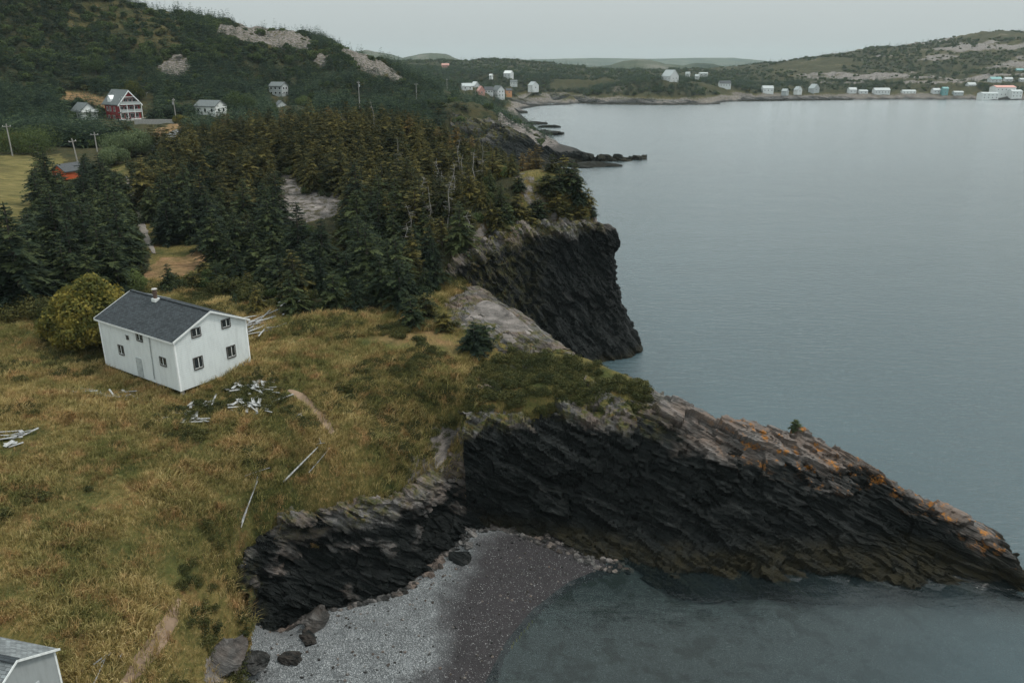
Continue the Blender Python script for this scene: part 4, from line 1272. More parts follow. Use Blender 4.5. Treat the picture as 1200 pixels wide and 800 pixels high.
village_house("white_house", "white house with grey roof beside the pole and round tree", 248, 134, 340, 10.5, 7, 3.4, 2.1, -22, M['offwhite'], M['roof_far'], 3)
hs2 = village_house("white_cottage", "small white gabled cottage beside the red house", 100, 139, 322, 8, 6.4, 3.3, 2.9, -38, M['offwhite'], M['roof_far'], 2)
village_house("grey_house", "grey two-storey house among spruces under the rocky hill", 327, 109, 430, 7.5, 6, 4.6, 1.8, -18, M['greyw'], M['roof_far'], 3, storeys=2)
village_house("white_garage", "small white garage below the grey house on the hillside", 329.5, 131, 398, 5.6, 4.4, 3.4, 2.0, -60, M['white'], M['roof_far'], 1)
village_house("orange_shed", "orange-red shed with dark roof at the edge of the straw field", 82, 208, 195, 6.0, 3.9, 2.0, 1.4, -108, M['orange'], M['roof_dark'], 2, cat="shed", group="sheds", clear=False)
keep_clear(66, 97, 193, 201, 192)

VH = [("white house with pale hipped gable above the near village rooftops", 557, 102, 800, 11, 9, 5, 5, -60, 'white', 'offwhite', 2),
      ("low grey-white cottage at the left edge of the near village", 547, 106.5, 770, 12, 8, 4.5, 3, 20, 'offwhite', 'greyw', 2),
      ("pink-roofed gable cottage in the near village", 563.5, 109, 760, 8, 7, 4, 4.5, -70, 'pink', 'pink', 1),
      ("white house with long dark roof in the near village", 572.5, 108, 775, 11, 8, 4.6, 3.6, 10, 'white', 'roof_dark', 3),
      ("tall white two-storey gable house by the harbour rocks", 584, 111, 780, 12, 10, 8, 4.5, -55, 'white', 'roof_far', 3),
      ("small orange hut by the tall white gable house", 596, 108, 800, 6, 5, 4, 1.8, 15, 'ochre', 'roof_dark', 1),
      ("white house highest on the wooded slope behind the village", 596, 89, 1150, 12, 9, 6, 3.5, -30, 'white', 'offwhite', 2),
      ("row of white gables on the slope above the inlet", 602, 97.5, 1050, 12, 8, 5.5, 2.5, 5, 'white', 'roof_far', 3),
      ("white gabled villa at the head of the inlet", 625, 103.5, 1010, 14, 10, 6.5, 4.5, -65, 'offwhite', 'greyw', 2),
      ("pink building alone on the distant ridge", 522, 78.5, 1450, 14, 9, 6, 2, 5, 'pink', 'pink', 2),
      ("tiny white cabin among trees above the village", 575.5, 89, 1120, 6, 5, 4, 2.5, -30, 'white', 'offwhite', 1),
      ("large white church-like hall on the low wooded point", 785, 94.5, 1085, 20, 16, 7, 8.5, -58, 'white', 'offwhite', 3),
      ("white house with steep dark central gable on the point", 849, 100.5, 1090, 22, 10, 7.5, 4.5, 4, 'white', 'roof_dark', 4),
      ("small white cabin half hidden in trees on the point", 817, 91, 1200, 7, 6, 5, 2.5, -20, 'white', 'offwhite', 1),
      ("long white shed in the trees behind the point", 824, 87.5, 1350, 18, 8, 5, 2, 3, 'white', 'offwhite', 2),
      ("tiny white hut in trees left of the long white shed", 806, 87.5, 1330, 8, 6, 4, 3, -30, 'white', 'offwhite', 1),
      ("grey-white two-storey house standing by the far shore trees", 899, 107, 1130, 16, 9, 6.5, 3.5, 5, 'offwhite', 'greyw', 3),
      ("low grey cottage right of the grey-white shore house", 920, 108, 1125, 10, 8, 5, 3.5, -50, 'greyw', 'greyw', 1),
      ("white gable cottage between grey cottage and grey barn", 935, 107, 1130, 11, 9, 5.5, 5, -70, 'offwhite', 'greyw', 1),
      ("big grey barn with steep gable on the far shore", 953.5, 107.5, 1130, 14, 12, 6.5, 6.5, -70, 'greyw', 'greyw', 1),
      ("small white house with pale roof right of the dark shore trees", 998, 109, 1120, 13, 8, 6, 3.2, 8, 'white', 'offwhite', 2),
      ("low white store beside the small white shore house", 1010.5, 110.5, 1118, 13, 8, 4, 1.8, 2, 'white', 'offwhite', 2),
      ("long white two-storey house on the far waterfront", 1032, 110.5, 1118, 23, 9, 6, 3, 3, 'white', 'greyw', 5),
      ("long low pale shed on the far waterfront", 1064, 110, 1120, 25, 9, 4.5, 2.4, 2, 'offwhite', 'greyw', 4),
      ("white cottage left of the teal building on the waterfront", 1096, 109, 1118, 13, 8, 6, 3, 10, 'white', 'offwhite', 2),
      ("tall narrow teal building on the far waterfront", 1106, 111, 1112, 8, 7, 8.5, 2, 0, 'teal', 'teal', 1),
      ("grey wharf shed between teal building and fish plant", 1122, 111, 1112, 17, 8, 4.5, 2, 2, 'greyw', 'greyw', 3),
      ("white gabled house with tall end above the wharf shed", 1137, 103.5, 1160, 17, 9, 5.5, 4, 12, 'white', 'offwhite', 3),
      ("pale lower block of the fish plant on the quay", 1157, 115, 1095, 26, 16, 8, 2, 2, 'offwhite', 'offwhite', 4),
      ("pink-trimmed upper block of the fish plant on the quay", 1173, 114.5, 1110, 30, 18, 14, 2.5, 2, 'offwhite', 'pink', 5),
      ("tan-roofed end block of the fish plant on the quay", 1188, 115, 1098, 16, 14, 9, 2.5, 0, 'offwhite', 'greyw', 3),
      ("teal-roofed white house above the fish plant", 1165, 97, 1200, 18, 9, 5.5, 3, 6, 'white', 'teal', 3),
      ("white bungalow right of the teal-roofed house", 1181, 94.5, 1225, 14, 9, 5, 3, -6, 'white', 'offwhite', 2),
      ("white house at the end of the road above the quay", 1197, 97, 1215, 12, 9, 5, 2.5, 0, 'white', 'greyw', 2),
      ("teal cabin up the slope behind the quay houses", 1194, 84.5, 1400, 14, 8, 4, 2.5, 0, 'teal', 'teal', 2)]
for lab, u, v, y, L, W, h, rise, rot, wm, rm, wn2 in VH:
    k_ = .8 + .12 * math.sin(u * 1.7)
    wm = 'villagewhite' if wm == 'white' else wm
    rm = 'greyw' if (rm == 'offwhite' and u > 700) else rm
    L, W, h, rise = L * k_, W * k_, h * k_, rise * k_
    village_house("village_house", lab, u, v, y, L, W, h, rise, rot, M[wm], M[rm], wn2, chimney=(u > 890 and L < 18), storeys=2 if h > 6.2 else 1)

# --- red three-storey house with balconies on the gable
rp_ = Py(146, 142.5, 330)
red = empty("red_house", (rp_[0], rp_[1], th(rp_[0], rp_[1]) - 0.2), math.radians(-39))
tag(red, "red house with white balconies across its steep gable, at the hill's foot", "house", VG)
RL_, RW_, RH_, RR_ = 10.5, 9.0, 6.2, 5.0
gable_walls(RL_, RW_, RH_, RR_, -1.5).build("wall", M['red'], red)
rro = gable_roof(red, RL_ + 2.2, RW_, RH_, RR_, 0.5, M['roof_far'], 0.3)
rake_trim(red, RL_ + 2.2, RW_, RH_, RR_, 0.5, M['white'], 0.55)
MB().prism([(-1.3, 0), (1.3, 0), (1.3, 1.5), (0, 2.9), (-1.3, 1.5)], 2.2, Matrix.Translation((-1.5, -RW_ / 2 + 0.3, RH_ + 0.3)) @ Matrix.Rotation(math.pi / 2, 4, 'Z')).build("dormer", M['white'], rro)
xf = RL_ / 2
for zf in (0.5, 3.2, 6.1):
    wd = RW_ if zf < 6 else RW_ - 1.0
    b = MB().box((xf + 0.9, 0, zf - 0.12), (1.8, wd, 0.24)).build("balcony", M['offwhite'], red)
    if zf > 1:
        m = MB().box((xf + 1.75, 0, zf + 0.95), (0.1, wd, 0.12)).box((xf + 1.75, 0, zf + 0.45), (0.05, wd, 0.75))
        m.build("railing", M['greyw'], b)
    for k in (-1, -.33, .33, 1):
        if zf < 6:
            MB().box((xf + 1.7, k * (wd / 2 - 0.15), zf + 1.3), (0.18, 0.18, 2.45)).build("post", M['white'], b)
    for k in range(4):
        window(red, (xf, (k - 1.5) * wd / 4.6, zf + 1.15), 1.3, 1.6, '+x', M['white'], M['glass'])
MB().prism([(-2.3, RH_ + 2.7), (2.3, RH_ + 2.7), (0, RH_ + RR_ - 0.1)], 0.1, Matrix.Translation((xf + 0.9, 0, 0))).build("gable_panel", M['red'], red)
MB().box((xf + 0.95, 0, RH_ + 2.55), (0.25, 5.2, 0.3)).build("gable_beam", M['white'], red)
for a, z in ((-3.2, 4.2), (-0.8, 4.2), (2.6, 4.2), (-2.6, 1.0), (1.5, 1.0)):
    window(red, (a, -RW_ / 2, z), 1.3, 1.6, '-y', M['white'], M['glass'])
MB().box((0.6, -0.2, -0.9), (RL_ + 5, RW_ + 2.4, 2.4)).build("stone_base", M['concrete'], red)
keep_clear(126, 170, 108, 141, 325)
# cottage balcony
MB().box((4.6, 0, 3.1), (1.2, 6.2, 0.25)).box((5.1, 0, 3.6), (0.1, 6.2, 0.8)).build("balcony", M['offwhite'], hs2)
keep_clear(86, 116, 118, 136, 316)

# retaining wall, car, road
wp = Py(187, 146.5, 316)
rw = MB().box((0, 0, 0.2), (20, 0.5, 2.6)).box((0, 0.1, 1.55), (20.4, 0.8, 0.25)).build("retaining_wall", M['concrete'], None)
rw.location = (float(wp[0]), float(wp[1]), th(wp[0], wp[1])); rw.rotation_euler = (0, 0, math.radians(-6))
tag(rw, "pale concrete retaining wall along the drive beside the red house", "wall")
keep_clear(165, 210, 138, 146, 312)


def car(u, v, y, rz, mat, label):
    p = Py(u, v, y); z = th(p[0], p[1])
    e = empty("parked_car", (p[0], p[1], max(z, p[2] - .6)), rz)
    tag(e, label, "car")
    MB().prism([(-0.9, .35), (.9, .35), (.92, .75), (.85, 1.0), (-.85, 1.0), (-.92, .75)], 4.5, Matrix.Translation((-2.25, 0, 0))).build("body", mat, e)
    m = MB().add([(-1.6, -.8, 1.0), (1.0, -.8, 1.0), (1.0, .8, 1.0), (-1.6, .8, 1.0), (-1.2, -.65, 1.62), (.3, -.65, 1.62), (.3, .65, 1.62), (-1.2, .65, 1.62)], [(0, 3, 2, 1), (4, 5, 6, 7), (0, 1, 5, 4), (1, 2, 6, 5), (2, 3, 7, 6), (3, 0, 4, 7)])
    m.build("cabin", mat, e)
    for sy in (-1, 1):
        MB().box((-.45, sy * .745, 1.31), (1.7, 0.03, .36)).build("window", M['glass'], e)
        for x in (-1.4, 1.4):
            MB().tube((x, sy * .78, .34), (x, sy * .95, .34), .34, .34, 14).build("wheel", M['tyre'], e)
    return e


car(171, 143.3, 324, math.radians(8), M['carpaint'], "cream car parked on the drive beside the red house")


def ribbon(name, pts, width, mat, label, cat, lift=0.05, jitter=0.7):
    P = [on_ground(*q) if len(q) == 2 else np.array([*q[:2], th(q[0], q[1])]) for q in pts]
    P = np.array(P)
    L = np.concatenate([[0], np.cumsum(np.linalg.norm(np.diff(P[:, :2], axis=0), axis=1))])
    n = max(12, int(L[-1] / 0.35))
    t = np.linspace(0, L[-1], n)
    x, y = np.interp(t, L, P[:, 0]), np.interp(t, L, P[:, 1])
    k = np.ones(9) / 9
    if n > 30:
        x = np.convolve(np.pad(x, 4, 'edge'), k, 'valid'); y = np.convolve(np.pad(y, 4, 'edge'), k, 'valid')
    dx, dy = np.gradient(x), np.gradient(y); l_ = np.hypot(dx, dy) + 1e-9
    nx, ny = -dy / l_, dx / l_
    m_ = 9
    V_ = []
    for j in range(m_):
        s = (j / (m_ - 1) - 0.5)
        ww = width * (1 + jitter * fb2(x + s * 9, y, 1.3, 3, 77)) * (0.25 + 0.75 * np.sin(np.clip(t / L[-1], 0, 1) * math.pi) ** 0.5)
        xx, yy = x + nx * s * ww, y + ny * s * ww
        edge = 1 if 0 < j < m_ - 1 else -1.2
        V_.append(np.stack([xx, yy, terrain(xx, yy) + lift * edge], 1))
    V_ = np.array(V_)
    qd = np.arange(m_ * n).reshape(m_, n)
    Fq = np.stack([qd[:-1, :-1], qd[:-1, 1:], qd[1:, 1:], qd[1:, :-1]], -1).reshape(-1, 4)
    tag(link(bpy.data.objects.new(name, mesh_np(name, V_.reshape(-1, 3), Fq, mat, True))), label, cat, kind="structure")


ribbon("path", TRAILS['a'], 1.5, M['trailgrey'], "narrow grey earth trail climbing between the spruces", "path", 0.12)
ribbon("path", TRAILS['b'], 1.3, M['path'], "thin earth footpath on the grass below the white house", "path")
ribbon("path", TRAILS['c'], 0.9, M['path'], "bare earth footpath on the bank above the shingle beach", "path")
road_pts = [Py(240, 149, 300), Py(222, 150, 298), Py(207, 156, 285), Py(196, 164, 265), Py(188, 176, 240), Py(183, 186, 222)]
ribbon("road", [(p[0], p[1], 0) for p in road_pts], 5.0, M['asphalt'], "grey gravel road curving down past the pole to the valley", "road", 0.35, 0.1)

# --- utility poles
for i, (u, v, y, hgt, lab) in enumerate([(15, 184, 216, 8.6, "weathered utility pole at the top of the straw field"), (207, 145, 314, 9.3, "utility pole with transformer beside the drive of the red house"), (93, 198, 205, 7.6, "leaning utility pole behind the orange shed"),
                                         (115.5, 186, 225, 7.2, "utility pole rising among spruces between field and pale willow"), (174, 127, 360, 7.0, "slender pole in front of the spruces right of the red house"), (421.5, 124, 335, 9.6, "utility pole with lamp standing behind the knoll's crest"),
                                         (488, 111, 450, 6.0, "pole on the saddle behind the headland spruces"), (524, 107, 560, 8.0, "pole against the scrubby slope left of the near village"), (544, 112, 700, 8.5, "pole beside the low grey-white cottage of the near village"),
                                         (557, 112, 720, 8.5, "pole in front of the pink-roofed village cottage")]):
    p = Py(u, v, y)
    z = min(th(p[0], p[1]), p[2])
    e = empty("utility_pole", (p[0], p[1], z - 0.3), 0.5 + i)
    tag(e, lab, "utility pole", "utility poles")
    if i == 2: e.rotation_euler = (0.0, -0.07, 1.0)
    H_ = hgt + 0.3 + (p[2] - z)
    MB().tube((0, 0, 0), (0, 0, H_), 0.19, 0.13, 8).build("post", M['polewood'], e)
    MB().box((0, 0, H_ - 0.7), (2.0, 0.14, 0.16)).build("crossarm", M['polewood'], e)
    for k in (-0.85, 0.85):
        MB().tube((k, 0, H_ - 0.62), (k, 0, H_ - 0.40), 0.06, 0.04, 6).build("insulator", M['white'], e)
    if i in (1, 5):
        MB().tube((0.0, 0.38, H_ - 2.3), (0.0, 0.38, H_ - 1.3), 0.27, 0.27, 10).build("transformer", M['metal'], e)
    keep_clear(u - 3, u + 3, v - hgt * FPX * cP / y, v - 0.25 * hgt * FPX * cP / y, y - 1)

# ------------------------------------------------------------------ timber debris round the house
plank_meshes = [MB().box((0, 0, 0), (l, w, 0.05)).mesh("plank", M['plank']) for l, w in ((3.6, .2), (2.6, .16), (1.8, .24), (1.1, .3), (4.6, .14))]
brick_mesh = MB().box((0, 0, 0), (.34, .18, .12)).mesh("brick", M['brick'])


def pile(u, v, label, n, rx, ry, long_=True, hmax=0.35, ang=0.5, spread=0.9, bricks=0):
    c = on_ground(u, v)
    e = empty("plank_pile", c, 0)
    tag(e, label, "planks", "heaps of old boards round the white house")
    r_ = random.Random(int(u * 7 + v))
    for k in range(n):
        dx, dy = r_.gauss(0, rx), r_.gauss(0, ry)
        z = th(c[0] + dx, c[1] + dy) - c[2] + 0.05 + r_.random() * hmax
        me = plank_meshes[r_.choice([0, 0, 1, 2, 4] if long_ else [1, 2, 3, 3])]
        put("plank", me, e, (dx, dy, z), (r_.gauss(0, .22), r_.gauss(0, .10), ang + r_.gauss(0, spread)))
    for k in range(bricks):
        dx, dy = r_.gauss(1.6, .6), r_.gauss(-1.0, .5)
        put("brick", brick_mesh, e, (dx, dy, th(c[0] + dx, c[1] + dy) - c[2] + 0.06 + .2 * r_.random()), (r_.random(), r_.random(), r_.random() * 3))


pile(308, 384, "long grey boards heaped behind the white house with broken brick", 30, 1.5, 1.6, True, .5, .9, .35, 30)
pile(302, 456, "splintered white boards heaped right of the white house's near gable", 26, 1.3, .6, False, .4, .4, 1.2)
pile(299, 477, "heap of splintered boards just below the other heap by the house gable", 26, 1.0, .6, False, .4, .2, 1.2)
pile(213, 491, "scattered broken boards below the near corner of the white house", 16, 1.1, .45, False, .25, .2, 1.0)
pile(125, 463, "flat grey boards lying along the eaves side of the white house", 16, 1.7, .45, True, .2, -.4, .25)
pile(238, 474, "broken white boards strewn between house corner and lower heap", 12, 1.2, .5, False, .2, .2, 1.0)
pile(8, 512, "white sheets and boards dumped on the open grass", 14, .9, .7, False, .15, .2, .9)
pile(345, 352, "thin grey boards at the edge of the spruces behind the house", 10, 1.2, .8, True, .2, 1.0, .4)


def pole_on_ground(a, b, r, label, lift=(0.12, 0.3)):
    pa, pb = on_ground(*a), on_ground(*b)
    pa = pa + np.array([0, 0, lift[0]]); pb = pb + np.array([0, 0, lift[1]])
    mid = (pa + pb) / 2
    m = MB()
    n = 6; prev = None
    for k in range(n):
        t0, t1 = k / n, (k + 1) / n
        bend = lambda t: np.array([0.04, -0.03, 0.05]) * math.sin(t * math.pi)
        m.tube(pa + (pb - pa) * t0 + bend(t0) - mid, pa + (pb - pa) * t1 + bend(t1) - mid, r * (1 - .4 * t0), r * (1 - .4 * t1), 7)
    o = m.build("fallen_pole", M['plank'])
    o.location = [float(c) for c in mid]
    tag(o, label, "pole", "weathered poles lying on the slope")


for a, b, r, lab in [((332, 566), (373, 527), .085, "long straight pole lying on the slope, thickest of the pair by the path's end"), ((362, 555), (387, 528), .05, "thin pole lying beside the long straight pole on the slope"),
                     ((372, 511), (376, 522), .05, "short stick standing up from the little cross of sticks"), ((370, 522), (381, 522), .05, "short stick lying level in the little cross of sticks"),
                     ((283, 614), (305, 590), .07, "upper pole of the bundle pointing down to the outcrop"), ((283, 622), (307, 595), .06, "lower pole of the bundle pointing down to the outcrop"), ((294, 615), (322, 597), .05, "bent thin pole at the edge of the bundle above the outcrop"),
                     ((304, 478), (344, 465), .11, "thick pale pole jutting from the heap of splintered boards"), ((343, 492), (354, 487), .05, "small white stick on the grass beside the footpath by the house"), ((350, 486), (356, 492), .05, "small stick crossing another beside the footpath by the house"),
                     ((110, 780), (127, 770), .05, "pale pole on the bank beside the shed, upper of three"), ((114, 782), (131, 769), .045, "pale pole touching the upper one on the bank beside the shed"), ((110, 803), (126, 772), .04, "thin pole running downhill on the bank beside the shed"),
                     ((139, 774), (145, 768), .05, "short stub of pole beside the three on the bank")]:
    pole_on_ground(a, b, r, lab)

# ------------------------------------------------------------------ vegetation prototypes
def quads_mesh(name, Q, shade, mat):
    """Q: (n,4,3) array of quads"""
    Q = np.asarray(Q, float); n = len(Q)
    me = mesh_np(name, Q.reshape(-1, 3), np.arange(n * 4).reshape(n, 4), mat, False, dict(shade=np.repeat(np.asarray(shade, float), 4)))
    return me


def spruce_quads(seed, H=8.0, R=2.0, whorls=19, br=8, twigs=4, ragged=0.35, lean=0.0, bare=0.06, power=0.8, flatten=0.0):
    r = np.random.default_rng(seed)
    Q, S = [], []
    wdir = r.uniform(0, 2 * math.pi)
    for k in range(whorls):
        t = bare + (0.985 - bare) * (k + r.uniform(-.3, .3)) / (whorls - 1)
        t = min(max(t, 0.03), 0.985)
        z0 = t * H
        Lk = R * ((1 - t) ** power) * (0.55 + 0.45 * min(1, t / 0.16)) + 0.14
        nb = max(4, int(br * (0.55 + 0.45 * (1 - t))))
        a0 = r.uniform(0, 6.28)
        for j in range(nb):
            a = a0 + 6.283 * j / nb + r.normal(0, .22)
            L = Lk * (1 + ragged * r.normal()) * (1 + lean * math.cos(a - wdir))
            if L < 0.1 or r.random() < ragged * 0.22: continue
            L = min(L, R * 1.35)
            o = np.array([math.cos(a), math.sin(a), 0]); sd = np.array([-o[1], o[0], 0])
            up = 0.30 - 0.10 * (1 - t) + r.normal(0, .08); dr = 0.55 - 0.25 * t + r.normal(0, .08)
            sh = r.uniform(0, 1)

            def pt(s): return o * (s * L) + np.array([0, 0, z0 + L * (up * s - dr * s * s * (1 - flatten))])
            w = 0.06 + 0.045 * L
            ss = [0.12, 0.55, 1.0]
            for s0, s1 in zip(ss[:-1], ss[1:]):
                p0, p1 = pt(s0), pt(s1)
                w0, w1 = w * (1.2 - .5 * s0), w * (1.2 - .9 * s1) + .02
                tilt = np.array([0, 0, r.normal(0, .05)])
                Q.append([p0 - sd * w0 - tilt, p1 - sd * w1, p1 + sd * w1, p0 + sd * w0 + tilt]); S.append(sh)
            nt = max(2, int(twigs * (0.5 + L / R)))
            for m in range(nt):
                s = 0.22 + 0.70 * (m + r.uniform(0, .8)) / nt
                p = pt(min(s, 0.97))
                tl = (0.34 * L * (1.1 - s) + 0.20) * r.uniform(.7, 1.3)
                for sg in (-1, 1):
                    dv_ = o * r.uniform(.45, .9) + sd * sg * r.uniform(.6, 1.0) + np.array([0, 0, r.uniform(-.45, .12)])
                    dv_ /= np.linalg.norm(dv_)
                    e = p + dv_ * tl
                    wn_ = np.cross(dv_, [0, 0, 1]); wn_ /= np.linalg.norm(wn_) + 1e-9
                    wn_ = wn_ + np.array([0, 0, r.normal(0, .5)])
                    ww = 0.045 + 0.07 * tl
                    Q.append([p - wn_ * ww * .6, e * .55 + p * .45 - wn_ * ww, e, e * .55 + p * .45 + wn_ * ww]); S.append(np.clip(sh + r.normal(0, .2), 0, 1))
    # leader
    for k in range(3):
        a = k * 2.1
        o = np.array([math.cos(a), math.sin(a), 0]) * .07
        Q.append([np.array([0, 0, H * .93]) - o, np.array([0, 0, H * .93]) + o, np.array([0, 0, H * 1.01]) + o * .2, np.array([0, 0, H * 1.01]) - o * .2]); S.append(.6)
    return np.array(Q), np.array(S)


def trunk_mesh(name, H, r, mat):
    return MB().tube((0, 0, -0.6), (0, 0, H * 0.55), r, r * 0.6, 7).tube((0, 0, H * 0.55), (0, 0, H * 0.97), r * 0.6, r * 0.12, 6).mesh(name, mat)


SPEC = [dict(H=8.5, R=2.6, whorls=20, br=8, ragged=.42, lean=.15), dict(H=7.5, R=2.5, whorls=18, br=8, ragged=.5, lean=.25), dict(H=9.5, R=2.7, whorls=22, br=8, ragged=.42, lean=.1), dict(H=6.0, R=2.3, whorls=15, br=8, ragged=.42, lean=.2),
        dict(H=7.0, R=2.8, whorls=15, br=8, ragged=.45, lean=.35, power=.6, flatten=.5), dict(H=8.0, R=2.4, whorls=16, br=7, ragged=.5, lean=.3, bare=.22, power=.65, flatten=.4), dict(H=4.2, R=1.9, whorls=11, br=9, ragged=.35, power=.6), dict(H=2.6, R=1.7, whorls=8, br=10, ragged=.35, power=.5, flatten=.3)]
crown_geo = [spruce_quads(100 + i, twigs=7, **{**s, 'whorls': int(s['whorls'] * 1.3), 'br': s['br'] + 2}) for i, s in enumerate(SPEC)]
CROWN = {k: [quads_mesh("crown", q_, s_, M[k]) for q_, s_ in crown_geo] for k in ("spruce_dark", "spruce_olive", "spruce_rust")}
TRUNK = [trunk_mesh("trunk", s['H'], 0.13 + 0.012 * s['H'], M['bark']) for s in SPEC]


def snag_mesh(seed, H):
    r = random.Random(seed)
    m = MB()
    px, pz = Vector((0, 0, -.4)), 0
    segs = 6; pts = [Vector((0, 0, -.4))]
    for k in range(1, segs + 1): pts.append(Vector((r.gauss(0, .12) * k / 2, r.gauss(0, .12) * k / 2, H * k / segs)))
    for k in range(segs): m.tube(pts[k], pts[k + 1], 0.11 * (1 - k / segs * .8), 0.11 * (1 - (k + 1) / segs * .85), 6)
    tr_ = m.mesh("trunk", M['deadwood'])
    b = MB()
    for k in range(22):
        t = r.uniform(.2, .97)
        i = min(int(t * segs), segs - 1); p = pts[i].lerp(pts[i + 1], t * segs - i)
        a = r.uniform(0, 6.28); L = (1.15 - t) * r.uniform(.7, 1.7) + .25
        e = p + Vector((math.cos(a) * L, math.sin(a) * L, r.uniform(-.25, .3) * L))
        b.tube(p, e, .035, .012, 4)
        for _ in range(2):
            q_ = p.lerp(e, r.uniform(.4, .9)); a2 = a + r.uniform(-1, 1)
            b.tube(q_, q_ + Vector((math.cos(a2), math.sin(a2), r.uniform(-.3, .3))) * L * .4, .018, .008, 4)
    return tr_, b.mesh("branches", M['deadwood'])


SNAG = [snag_mesh(s, h) for s, h in ((1, 6.5), (2, 7.5), (3, 5.5), (4, 8.2))]


def leafy_quads(seed, lobes, n, size, jitter=0.25):
    """leaf sprays spread through lobes [(cx,cy,cz,r)]"""
    r = np.random.default_rng(seed)
    wts = np.array([l[3] ** 2 for l in lobes]); wts /= wts.sum()
    li = r.choice(len(lobes), n, p=wts)
    L = np.array(lobes)[li]
    dv_ = r.normal(size=(n, 3)); dv_ /= np.linalg.norm(dv_, axis=1, keepdims=True)
    rad = L[:, 3] * (0.55 + 0.5 * r.random(n) ** 0.6) * (1 + jitter * fbm(dv_ * 2.2 + L[:, :3], 3, seed))
    c = L[:, :3] + dv_ * rad[:, None] * np.array([1, 1, .85])
    nrm = dv_ + r.normal(0, .6, (n, 3)); nrm /= np.linalg.norm(nrm, axis=1, keepdims=True)
    a = np.cross(nrm, r.normal(size=(n, 3))); a /= np.linalg.norm(a, axis=1, keepdims=True)
    b = np.cross(nrm, a)
    s = size * r.uniform(.6, 1.4, n)[:, None]
    Q = np.stack([c - a * s, c - b * s * .55, c + a * s, c + b * s * .55], 1)
    keep = c[:, 2] > 0.05
    sh = np.clip(0.5 + 0.55 * fbm(c * 0.9, 2, seed + 9) + r.normal(0, .16, n), 0, 1)
    return Q[keep], sh[keep]


def leafy_tree(name, u, v, lobes, n, size, mat, label, cat, seed, ground=None, stems=3, group=None):
    p = on_ground(u, v) if ground is None else np.array([*Py(u, v, ground)[:2], 0])
    p = np.array([p[0], p[1], th(p[0], p[1])])
    if ground:
        u2, v2 = proj(p[0], p[1], p[2]); s_ = FPX * cP / p[1]; r2 = max(abs(l[0]) + l[3] for l in lobes); t2 = max(l[2] + l[3] for l in lobes)
        keep_clear(u2 - r2 * s_ * .8, u2 + r2 * s_ * .8, v2 - t2 * s_, v2 - .35 * t2 * s_, p[1] - 3)
    e = empty(name, p, seed * 0.7 if seed != 3 else 0.25)
    tag(e, label, cat, group)
    Q, s = leafy_quads(seed, lobes, n, size)
    put("crown", quads_mesh("crown", Q, s, mat), e)
    m = MB()
    for k in range(stems):
        l_ = lobes[k % len(lobes)]
        m.tube((0.15 * k, -.1 * k, -.5), (l_[0] * .5, l_[1] * .5, l_[2] * .6), .14, .10, 7).tube((l_[0] * .5, l_[1] * .5, l_[2] * .6), (l_[0], l_[1], l_[2] + l_[3] * .4), .10, .03, 6)
    put("trunk", m.mesh("trunk", M['bark']), e)
    return p


def lobes_for(seed, w, h, k):
    r = random.Random(seed)
    out = []
    for i in range(k):
        a = r.uniform(0, 6.28); d_ = w * .5 * math.sqrt(r.random()) * .75
        rr = w * r.uniform(.2, .32)
        out.append((math.cos(a) * d_, math.sin(a) * d_, max(rr * .7, h * r.uniform(.35, .8) * (1 - .5 * d_ / (w * .5))), rr))
    return out


leafy_tree("broadleaf_bush", 106, 404, [(0, 0, 3.4, 3.0), (-2.6, .5, 2.6, 2.3), (2.4, .6, 3.0, 2.4), (0.4, 1.5, 5.2, 2.5), (-1.4, 1.2, 4.6, 2.1), (1.9, 1.4, 4.7, 2.1), (-3.6, .8, 1.8, 1.7), (3.6, 1.0, 2.1, 1.8), (-.6, -1.8, 1.9, 1.9), (1.5, -1.6, 2.0, 1.8), (.6, 1.6, 6.6, 1.3), (-2.2, -1.0, 1.4, 1.6)], 16000, 0.20, M['leaf_yellow'], "big rounded yellow-green bush beside the white house", "bush", 3)
leafy_tree("broadleaf_bush", 150, 392, lobes_for(5, 4.5, 4.2, 6), 5000, 0.16, M['leaf_yellow'], "smaller yellow-green bush tucked behind the white house's eaves", "bush", 5)
for i, (u, v, y, w, h, m_, lab) in enumerate([(150, 190, 212, 11, 8, 'leaf_pale', "pale grey-green willow above the straw field"), (170, 186, 218, 9, 7, 'leaf_pale', "pale willow nearest the grey gravel road"), (133, 200, 205, 7, 5, 'leaf_pale', "low pale willow beside the leaning pole"),
                                              (282, 133, 352, 13, 11, 'leaf_green', "round bright green tree beside the white house with grey roof"), (355, 133, 395, 8, 5, 'leaf_green', "round green bush below the grey hillside house"), (30, 186, 222, 16, 6, 'leaf_green', "rounded green thicket at the top of the straw field"),
                                              (12, 184, 226, 9, 5, 'leaf_yellow', "yellowing shrub beside the pole at the top of the straw field"), (158, 128, 350, 9, 9, 'leaf_yellow', "yellow-green tree right behind the red house's roof"), (112, 88, 385, 12, 10, 'leaf_green', "light green broadleaf tree on the dark hillside above the cottage"),
                                              (213, 143, 316, 6, 3.2, 'leaf_yellow', "yellow shrub at the foot of the pole with transformer")]):
    leafy_tree("broadleaf_tree", u, v, lobes_for(20 + i, w, h, 9), 4500 if y > 300 else 7000, 0.26 if y > 300 else .2, M[m_], lab, "tree", 20 + i, y)
